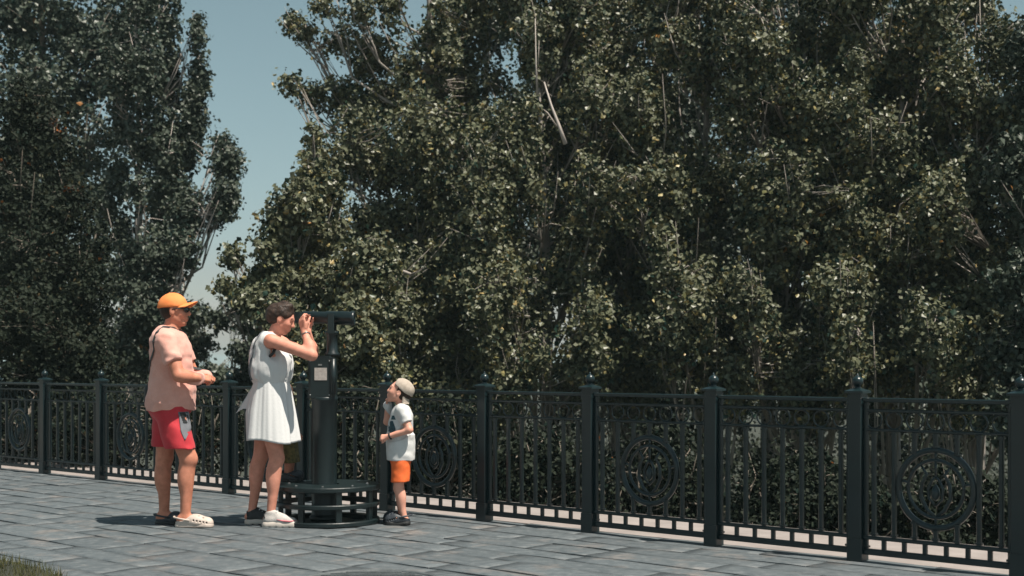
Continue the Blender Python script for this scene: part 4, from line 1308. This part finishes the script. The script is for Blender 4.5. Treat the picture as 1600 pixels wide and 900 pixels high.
mb = MB(); mb.tube([(-.075, -.052, .03), (0, -.058, .035), (.075, -.052, .03)], .003, 6); mb.build('zip', M['steel'], pouch)

# ------------------------------------------------------------------ the woman at the eyepiece
WX, WY = (415 - 800) / FPX * 9.92, 9.92
wom = empty('person', (WX, WY, 0), 0, 'woman in white sleeveless dress bending to the telescope eyepiece', 'person')
G = Grid((-0.26, -0.34, -0.02), (0.46, 0.34, 1.74), 0.006)
T = G.new()
ell(G, T, (.03, 0, .93), (.125, .165, .13), None, 0.05)
ell(G, T, (.045, 0, 1.10), (.105, .135, .14), None, 0.06)
ell(G, T, (.035, 0, 1.26), (.115, .15, .14), None, 0.06)
for y in (-1, 1): ell(G, T, (.125, y * .07, 1.245), (.06, .062, .06), None, 0.03)
cone(G, T, (.035, -.13, 1.395), (.035, .13, 1.395), .050, .050, 0.06)
ell(G, T, (.0, 0, 1.35), (.09, .15, .10), None, 0.05)
B = T.copy()
SHw, ELw, WRw = (.075, -.175, 1.395), (.385, -.225, 1.285), (.312, -.115, 1.468)
SHv, ELv, WRv = (.075, .165, 1.395), (.335, .225, 1.27), (.30, .13, 1.468)
A1 = G.new()
for a, b, c in ((SHw, ELw, WRw), (SHv, ELv, WRv)):
    cone(G, A1, a, b, .050, .040, 0.02); cone(G, A1, b, c, .040, .025, 0.015)
    m = Vector(b).lerp(Vector(c), .35); ell(G, A1, m, (.042, .038, .05), None, 0.03)
B = smin(B, A1, 0.035)
hipw = [((.035, -.08, .86), (.100, -.085, .515), (.055, -.09, .095)), ((.0, .075, .86), (-.05, .065, .52), (-.115, .07, .11))]
for hp, kn, ak in hipw:
    cone(G, B, hp, kn, .092, .054, 0.04); cone(G, B, kn, ak, .051, .031, 0.02)
    cm = Vector(kn).lerp(Vector(ak), .33); ell(G, B, (cm.x - .02, cm.y, cm.z), (.047, .048, .125), None, 0.03)
    ell(G, B, (kn[0] + .016, kn[1], kn[2]), (.036, .04, .05), None, 0.02)
    cone(G, B, (ak[0] - .03, ak[1], .06), (ak[0] + .06, ak[1], .055), .030, .028, 0.03); cone(G, B, (ak[0] + .06, ak[1], .05), (ak[0] + .14, ak[1], .04), .028, .02, 0.02)
HW = Matrix.Translation((.125, 0, 1.560)) @ Matrix.Rotation(math.radians(19), 4, 'Y')
cone(G, B, (.045, 0, 1.40), (.09, 0, 1.50), .052, .048, 0.04)
head(G, B, HW, 0.95)
hand(G, B, WRw, (-.28, .10, 1), (.65, .75, 0.1), -1, .95, (0.35, 0.55, 0.5), thumb=(0.5, 0.5))
hand(G, B, WRv, (-.25, -.15, 1), (.65, -.75, 0.1), 1, .95, (0.35, 0.55, 0.5), thumb=(0.5, 0.5))
surface(G, B, 'body', M['skin_woman'], wom)
# bodice
D = T - 0.012
ell(G, D, (.04, 0, 1.16), (.150, .178, .11), None, 0.08)
ell(G, D, (.025, 0, 1.24), (.142, .168, .17), None, 0.05)
D = half(G, D, (0, 0, 1.06), (0, 0, -1))
D = half(G, D, (.055, 0, 1.455), (-.0, 0, 1))
for y, a in ((-1, SHw), (1, SHv)):       # arm holes
    cone(G, D, (a[0] + .012, y * .155, a[2] - .005), (a[0] + .02, y * .32, a[2] - .03), .058, .085, 0.01, True)
    cone(G, D, (a[0] + .02, y * .17, a[2] - .10), (a[0] + .03, y * .30, a[2] - .10), .045, .06, 0.02, True)
cone(G, D, (.10, 0, 1.50), (.14, 0, 1.44), .085, .07, 0.01, True)
cone(G, D, (-.12, 0, 1.44), (-.10, 0, 1.33), .035, .05, 0.01, True)      # open back
cone(G, D, (-.02, 0, 1.50), (-.12, 0, 1.42), .075, .04, 0.01, True)
wrinkle(G, D, .008, 26, 26, 5, 7.2, 3)
wrinkle(G, D, .006, 9, 9, 12, 2.2, 5)
dress = surface(G, D, 'bodice', M['white'], wom)
mb = MB()
for y in (-1, 1):
    mb.tube([(-.02, y * .085, 1.44), (.03, y * .09, 1.455), (.085, y * .085, 1.435)], .012, 8)
mb.build('shoulder_knot', M['white'], dress)
mb = MB(); mb.tube([(.10, -.155, 1.335), (.085, -.160, 1.30), (.06, -.158, 1.278), (.03, -.15, 1.27)], .012, 6); mb.build('top_edge', M['black'], dress)
# gathered skirt, flaring to an uneven hem
nth, nzr = 120, 30
V = []; Fc = []
for lay in (0, 1):
    for j in range(nzr + 1):
        t = j / nzr
        for k in range(nth):
            th = 2 * math.pi * k / nth
            cs_, sn_ = math.cos(th), math.sin(th)
            hem = .642 - .012 * cs_ + .010 * math.sin(3 * th + 1)
            z = 1.115 + (hem - 1.115) * t
            fl = t ** .8
            rx = .125 + .075 * fl; ry = .15 + .075 * fl
            pl = (.0018 + .0026 * t) * math.sin(15 * th + 3.2 * math.sin(2 * th) + 1.8 * t) + (.0012 + .0012 * t) * math.sin(26 * th + 1.3 + 2 * math.sin(3 * th)) + .013 * t * math.sin(5 * th + .6) + .006 * t * math.sin(9 * th + 2.6)
            x = .045 + .008 * t + (rx + pl) * cs_; y = (ry + pl) * sn_
            back = max(0, -cs_) ** 3 * max(0, 1 - abs(t - .55) / .45)
            x -= .03 * back
            q = .0035 * lay
            V.append((x - q * cs_, y - q * sn_, z))
n1 = (nzr + 1) * nth
for j in range(nzr):
    for k in range(nth):
        a, b = j * nth + k, j * nth + (k + 1) % nth
        Fc.append((a, a + nth, b + nth, b)); Fc.append((a + n1, b + n1, b + nth + n1, a + nth + n1))
for k in range(nth):
    a, b = nzr * nth + k, nzr * nth + (k + 1) % nth
    Fc.append((a, a + n1, b + n1, b))
    a, b = k, (k + 1) % nth
    Fc.append((a, b, b + n1, a + n1))
mb = MB(); mb.add(V, Fc, True)
# eyelet cloth
m_, nt, b_ = new_mat('white_eyelet')
tc = N(nt, 'ShaderNodeTexCoord'); vo = N(nt, 'ShaderNodeTexVoronoi', Scale=62.0)
nt.links.new(tc.outputs['Object'], vo.inputs['Vector'])
r_ = ramp(nt, vo.outputs['Distance'], [(0.10, (.52, .525, .535)), (0.22, (.61, .613, .612))])
nt.links.new(r_.outputs[0], b_.inputs['Base Color']); b_.inputs['Roughness'].default_value = .9
bp = N(nt, 'ShaderNodeBump', Strength=.18, Distance=.003); nt.links.new(vo.outputs['Distance'], bp.inputs['Height']); nt.links.new(bp.outputs[0], b_.inputs['Normal'])
M['eyelet'] = m_
skirt_o = mb.build('skirt', M['eyelet'], wom)
# drape hanging at the back
V, Fc = [], []
for lay in (0, 1):
    for j in range(13):
        t = j / 12
        for k in range(11):
            u = -1 + 2 * k / 10
            f = (u + 1) / 2; x0 = .035 - .06 * t; x1 = -.075 - .150 * t ** 1.1
            x = x0 + (x1 - x0) * f
            V.append((x, -.115 + .12 * f + .008 * math.sin(9 * f + 2 * t) * t + .004 * lay, 1.11 - (.255 + .03 * math.cos(f * 5)) * t))
n1 = 143
for j in range(12):
    for k in range(10):
        a = j * 11 + k
        Fc.append((a, a + 1, a + 12, a + 11)); Fc.append((a + n1, a + 11 + n1, a + 12 + n1, a + 1 + n1))
bd = list(range(11)) + [j * 11 + 10 for j in range(1, 13)] + [132 + k for k in range(9, -1, -1)] + [j * 11 for j in range(11, 0, -1)]
for a, b in zip(bd, bd[1:] + bd[:1]): Fc.append((a, b, b + n1, a + n1))
mb = MB(); mb.add(V, Fc, True); mb.build('back_drape', M['white'], dress)
mb = MB(); mb.tube([(.045 + .134 * math.cos(a), .158 * math.sin(a), 1.112 + .004 * math.sin(3 * a)) for a in np.linspace(0, 6.283, 41)[:-1]], .009, 8, closed=True)
mb.build('waistband', M['white'], dress)
# hair: dark, gathered in a loose knot on top
Hf = G.new(); RW = np.array(HW.to_3x3())
ell(G, Hf, HW @ Vector((-.022, 0, .030)), (.103, .085, .093), RW, 0.02)
ell(G, Hf, HW @ Vector((-.075, 0, .015)), (.055, .065, .07), RW, 0.03)
for (x, y, z, r) in ((.0, 0, .108, .040), (.025, -.02, .112, .030), (-.03, .015, .112, .032), (.035, .02, .10, .026), (-.005, -.03, .10, .03)):
    ell(G, Hf, HW @ Vector((x, y, z)), (r, r, r * .8), RW, 0.012)
cut = HW.to_3x3() @ Vector((1, 0, -.35))
Hf = half(G, Hf, HW @ Vector((.062, 0, .04)), cut); Hf = half(G, Hf, HW @ Vector((-.0, 0, -.055)), HW.to_3x3() @ Vector((.55, 0, -1)))
for y in (-1, 1): ell(G, Hf, HW @ Vector((-.0, y * .08, -.012)), (.024, .03, .034), RW, 0.004, True)
wrinkle(G, Hf, .006, 22, 22, 34, 3.7, 10)
surface(G, Hf, 'hair', M['hair_brown'], wom)
mb = MB()
for y in (-1, 1):
    mb.tube([HW @ Vector((.079, y * .022, .027)), HW @ Vector((.083, y * .036, .032)), HW @ Vector((.072, y * .052, .026))], .0028, 6)
mb.build('eyebrow', M['hair'], wom)
# bracelet
bw = Vector(ELw).lerp(Vector(WRw), .84); ax_ = (Vector(WRw) - Vector(ELw)).normalized(); e1 = ax_.orthogonal().normalized(); e2 = ax_.cross(e1)
mb = MB(); mb.tube([bw + (e1 * math.cos(a) + e2 * math.sin(a)) * .031 for a in np.linspace(0, 6.283, 25)[:-1]], .0042, 6, closed=True); mb.build('bracelet', M['steel'], wom)
sneaker(wom, (.0, -.092, 0), -0.10, .275)
sneaker(wom, (-.165, .072, 0), 0.05, .265, dark=True)
# bag strap across her back
wb = []
for t in np.linspace(0, 1, 14):
    z = 1.44 - .34 * t; y = -.09 + .05 * t
    wb.append(on_field(D, G, (.04, y, z), Vector((-1, -.75 * (1 - t * .6), max(0, .9 - 4 * t))), .004))
strap_mesh('strap', wb, Vector((.1, .8, .5)), .030, .004, M['grey_cloth'], wom)

# ------------------------------------------------------------------ the boy in the white t-shirt, facing left
BX, BY = (626 - 800) / FPX * 10.04, 10.04
boy = empty('person', (BX, BY, 0), 0, 'small boy in white t-shirt and orange shorts looking up beside the telescope', 'person')
G = Grid((-0.24, -0.20, -0.01), (0.20, 0.20, 1.13), 0.0045)
T = G.new()
ell(G, T, (.0, 0, .56), (.080, .105, .10), None, 0.04)
ell(G, T, (-.005, 0, .68), (.086, .105, .12), None, 0.05)
ell(G, T, (.005, 0, .80), (.078, .105, .10), None, 0.05)
cone(G, T, (.01, -.09, .868), (.005, .09, .868), .034, .034, 0.04)
A1 = G.new()
arms = (((.02, -.115, .862), (.078, -.155, .725), (-.085, -.125, .672)), ((.0, .112, .862), (-.115, .12, .775), (-.105, .07, .905)))
for a, b, c in arms:
    cone(G, A1, a, b, .036, .028, 0.015); cone(G, A1, b, c, .029, .019, 0.012)
B = smin(T, A1, 0.02)
legs = (((.005, -.055, .50), (-.012, -.062, .275), (.03, -.065, .06)), ((.0, .055, .50), (-.02, .06, .275), (.0, .065, .06)))
for hp, kn, ak in legs:
    cone(G, B, hp, kn, .058, .037, 0.03); cone(G, B, kn, ak, .036, .024, 0.015)
    cm = Vector(kn).lerp(Vector(ak), .33); ell(G, B, (cm.x + .012, cm.y, cm.z), (.033, .034, .075), None, 0.02)
    cone(G, B, (ak[0] + .012, ak[1], .04), (ak[0] - .085, ak[1], .032), .024, .019, 0.02)
HC = Matrix.Translation((-.012, 0, 1.005)) @ Matrix.Rotation(math.pi, 4, 'Z') @ Matrix.Rotation(math.radians(-23), 4, 'Y')
cone(G, B, (.012, 0, .87), (.0, 0, .945), .036, .035, 0.025)
head(G, B, HC, .84, True)
hand(G, B, arms[0][2], (-.95, .15, -.12), (.1, .9, -.4), 1, .62, (0.8, 1.0, 0.7))
hand(G, B, arms[1][2], (.05, -.35, 1), (.7, -.5, 0.0), -1, .62, (0.9, 1.0, 0.7))
surface(G, B, 'body', M['skin_boy'], boy)
Sx = smin(T - .012, A1 - .016, 0.02)
sl, X_, Y_, Z_ = G.block((-.2, -.2, .47), (.2, .2, .74), 0)
sk = (np.sqrt(((X_ - .0) / .107) ** 2 + (Y_ / .125) ** 2) - 1) * .11 + 0 * Z_
Sx[sl] = smin(Sx[sl], np.maximum(sk, Z_ - .68).astype(np.float32), 0.04)
Sx = half(G, Sx, (0, 0, .487), (0, 0, -1))
for (a, b, c) in arms:
    p = Vector(a).lerp(Vector(b), .62); dv = (Vector(b) - Vector(a)).normalized()
    pl = (G.ax[0] - p.x)[:, None, None] * dv.x + (G.ax[1] - p.y)[None, :, None] * dv.y + (G.ax[2] - p.z)[None, None, :] * dv.z
    Sx = np.where((pl > 0) & (T > .016) & (A1 < .03) & (G.ax[2][None, None, :] > .60) , np.maximum(Sx, np.minimum(pl, .03)), Sx).astype(np.float32)
ell(G, Sx, (-.006, 0, .928), (.05, .052, .04), None, 0.006, True)
wrinkle(G, Sx, .0045, 13, 13, 18, 9.1, 5)
tee = surface(G, Sx, 't_shirt', M['tee'], boy)
patch('print', [(-.085, .78, 'l'), (-.09, .72, 'l'), (-.07, .66, 'l'), (-.05, .79, 'r'), (-.028, .73, 'r'), (-.045, .66, 'r')], M['print'], tee, Sx, G, 0.002)
patch('print', [(-.062, .825, 'l'), (-.066, .80, 'l'), (-.04, .83, 'r'), (-.028, .80, 'r')], M['print'], tee, Sx, G, 0.002)
R_ = G.new()
for hp, hem in (((.008, -.052, .49), (.0, -.062, .29)), ((.004, .052, .49), (-.008, .062, .29))):
    cone(G, R_, hp, hem, .072, .070, 0.012)
ell(G, R_, (0, 0, .51), (.09, .105, .06), None, 0.03)
R_ = half(G, R_, (0, 0, .325), (.03, 0, -1)); R_ = half(G, R_, (0, 0, .53), (0, 0, 1))
wrinkle(G, R_, .0035, 14, 14, 18, 2.1, 4)
R_ = np.maximum(R_, -np.where(G.ax[2][None, None, :] < .35, R_ + .010, 1.0)).astype(np.float32)
surface(G, R_, 'shorts', M['orange'], boy)
# cap worn backwards
RC = np.array(HC.to_3x3()); HK = HC @ Matrix.Rotation(math.radians(16), 4, 'Y') if False else HC
K = G.new()
ell(G, K, HC @ Vector((-.014, 0, .034)), (.094, .077, .080), RC, 0.008)
K = half(G, K, HC @ Vector((.0, 0, .030)), HC.to_3x3() @ Vector((.35, 0, -1)))
K = half(G, K, HC @ Vector((.052, 0, .06)), HC.to_3x3() @ Vector((1, 0, .15)))
wrinkle(G, K, .002, 18, 18, 18, 5.0)
bc = surface(G, K, 'cap', M['beige'], boy)
mb = MB(); V, Fc = [], []
nx, ny = 6, 12
for lay in (0, 1):
    for i in range(nx + 1):
        for j in range(ny + 1):
            u = i / nx; v = -1 + 2 * j / ny
            x = -(.084 - .040 * v * v) - u * (.022 - .010 * v * v); y = v * .066
            z = .000 - .016 * v * v - .050 * u - .004 * lay
            V.append(HC @ Vector((x, y, z)))
n1 = (nx + 1) * (ny + 1)
for i in range(nx):
    for j in range(ny):
        k = i * (ny + 1) + j
        Fc.append((k, k + 1, k + ny + 2, k + ny + 1)); Fc.append((k + n1, k + n1 + ny + 1, k + n1 + ny + 2, k + n1 + 1))
bd = list(range(ny + 1)) + [i * (ny + 1) + ny for i in range(1, nx + 1)] + [nx * (ny + 1) + j for j in range(ny - 1, -1, -1)] + [i * (ny + 1) for i in range(nx - 1, 0, -1)]
for a, b in zip(bd, bd[1:] + bd[:1]): Fc.append((a, b, b + n1, a + n1))
mb.add(V, Fc, True); mb.build('bill', M['beige'], bc)
Hf = G.new()
ell(G, Hf, HC @ Vector((-.018, 0, .020)), (.086, .071, .080), RC, 0.01)
Hf = half(G, Hf, HC @ Vector((.0, 0, -.052)), HC.to_3x3() @ Vector((.4, 0, -1))); Hf = half(G, Hf, HC @ Vector((.018, 0, 0)), HC.to_3x3() @ Vector((1, 0, 0)))
for y in (-1, 1): ell(G, Hf, HC @ Vector((-.004, y * .068, -.012)), (.020, .02, .029), RC, 0.003, True)
surface(G, Hf, 'hair', M['hair'], boy)
for y in (-1, 1):
    Gs = Grid((-.012, -.014, -.012), (.012, .014, .012), .0018); Lf = Gs.new(); ell(Gs, Lf, (0, 0, 0), (.0065, .0095, .0065), None, 0)
    lo = surface(Gs, Lf, 'eye', M['eye'], boy); lo.location = HC @ Vector((.0655, y * .0275, .004)); lo.rotation_euler = (0, 0, 0)
mb = MB()
for y in (-1, 1): mb.tube([HC @ Vector((.072, y * .016, .024)), HC @ Vector((.073, y * .030, .028)), HC @ Vector((.062, y * .044, .022))], .0024, 6)
mb.build('eyebrow', M['hair'], boy)
bw = Vector(arms[0][1]).lerp(Vector(arms[0][2]), .90); ax_ = (Vector(arms[0][2]) - Vector(arms[0][1])).normalized(); e1 = ax_.orthogonal().normalized(); e2 = ax_.cross(e1)
mb = MB(); mb.tube([bw + (e1 * math.cos(a) + e2 * math.sin(a)) * .0225 for a in np.linspace(0, 6.283, 25)[:-1]], .0065, 8, closed=True); mb.build('wristband', M['black'], boy)
clog(boy, (.072, -.066, 0), math.pi + 0.05, .19, M['clog_dark'], M['rubber'], 0.003)
clog(boy, (.045, .066, 0), math.pi - 0.03, .19, M['clog_dark'], M['rubber'], 0.003)

# ------------------------------------------------------------------ the toddler on the step, almost wholly hidden by the woman
QX, QY = (449 - 800) / FPX * 10.30, 10.30
tod = empty('person', (QX, QY, 0.300), 0, 'toddler in olive patterned shorts on the step, mostly hidden behind the woman', 'person')
G = Grid((-0.16, -0.16, -0.01), (0.2, 0.16, 0.90), 0.0055)
T = G.new()
ell(G, T, (0, 0, .38), (.075, .09, .09), None, 0.04); ell(G, T, (0, 0, .50), (.075, .09, .10), None, 0.05); cone(G, T, (0, -.07, .575), (0, .07, .575), .032, .032, 0.04)
B = T.copy()
tarms = (((0, -.09, .57), (.01, -.115, .45), (.06, -.10, .37)), ((0, .09, .57), (.01, .115, .45), (.06, .10, .37)))
A1 = G.new()
for a, b, c in tarms:
    cone(G, A1, a, b, .030, .025, 0.015); cone(G, A1, b, c, .025, .018, 0.012)
B = smin(B, A1, 0.02)
for y in (-1, 1):
    cone(G, B, (0, y * .045, .32), (.02, y * .05, .18), .05, .035, 0.03); cone(G, B, (.02, y * .05, .18), (.01, y * .052, .04), .035, .026, 0.015)
    cone(G, B, (0, y * .052, .028), (.08, y * .055, .024), .024, .02, 0.02)
    a, b, c = tarms[0 if y < 0 else 1]
    hand(G, B, c, (.5, 0, -.8), (0, -y, 0), 1 if y < 0 else -1, .5, (0.4, 0.5, 0.4))
HT = Matrix.Translation((-.03, 0, .705))
cone(G, B, (0, 0, .58), (-.02, 0, .65), .032, .032, 0.025)
head(G, B, HT, .76, True)
surface(G, B, 'body', M['skin_man'], tod)
Sx = smin(T - .011, A1 - .014, .02); Sx = half(G, Sx, (0, 0, .33), (0, 0, -1)); ell(G, Sx, (-.01, 0, .635), (.045, .048, .035), None, .006, True)
for (a, b, c) in tarms:
    p = Vector(a).lerp(Vector(b), .62); dv = (Vector(b) - Vector(a)).normalized()
    pl = (G.ax[0] - p.x)[:, None, None] * dv.x + (G.ax[1] - p.y)[None, :, None] * dv.y + (G.ax[2] - p.z)[None, None, :] * dv.z
    Sx = np.where((pl > 0) & (T > .016) & (A1 < .03), np.maximum(Sx, np.minimum(pl, .03)), Sx).astype(np.float32)
surface(G, Sx, 't_shirt', M['grey_cloth'], tod)
R_ = G.new()
for y in (-1, 1): cone(G, R_, (.005, y * .045, .34), (.03, y * .05, .10), .066, .064, 0.01)
ell(G, R_, (0, 0, .36), (.082, .095, .06), None, .03)
R_ = half(G, R_, (0, 0, .150), (0, 0, -1)); R_ = half(G, R_, (0, 0, .40), (0, 0, 1)); wrinkle(G, R_, .0035, 14, 14, 18, 8.1, 4)
surface(G, R_, 'shorts', M['olive'], tod)
Hf = G.new(); ell(G, Hf, HT @ Vector((-.015, 0, .022)), (.078, .066, .074), None, .01); Hf = half(G, Hf, HT @ Vector((0, 0, 0)), (.9, 0, -1)); surface(G, Hf, 'hair', M['hair'], tod)
for y in (-1, 1): clog(tod, (-.035, y * .055, 0), 0.0, .15, M['clog_dark'], M['rubber'], 0.0035)
# ------------------------------------------------------------------ added pale teal volume that lifts the dark tones
hz = MB(); hz.box((0, 0, 0), (1, 1, 1))
added_veil = hz.build('added_veil', None)
added_veil.location = fp(0, 0, 3.2); added_veil.scale = (3040, 3040, 16.5); added_veil.rotation_euler = (0, 0, ANG)
hm = bpy.data.materials.new('added_veil_air'); hm.use_nodes = True; nt = hm.node_tree; nt.nodes.clear()
ho = nt.nodes.new('ShaderNodeOutputMaterial'); pv = nt.nodes.new('ShaderNodeVolumePrincipled')
pv.inputs['Color'].default_value = (0.64, 0.86, 0.89, 1); pv.inputs['Density'].default_value = 0.00055; pv.inputs['Anisotropy'].default_value = 0.0
nt.links.new(pv.outputs[0], ho.inputs['Volume'])
added_veil.data.materials.append(hm)
tag(added_veil, 'added thin pale veil over the whole scene, lifting its dark tones', 'added_veil', kind='stuff')
print('tris', sum(len(o.data.loop_triangles) if (o.data.calc_loop_triangles() or True) else 0 for o in bpy.data.objects if o.type == 'MESH'))
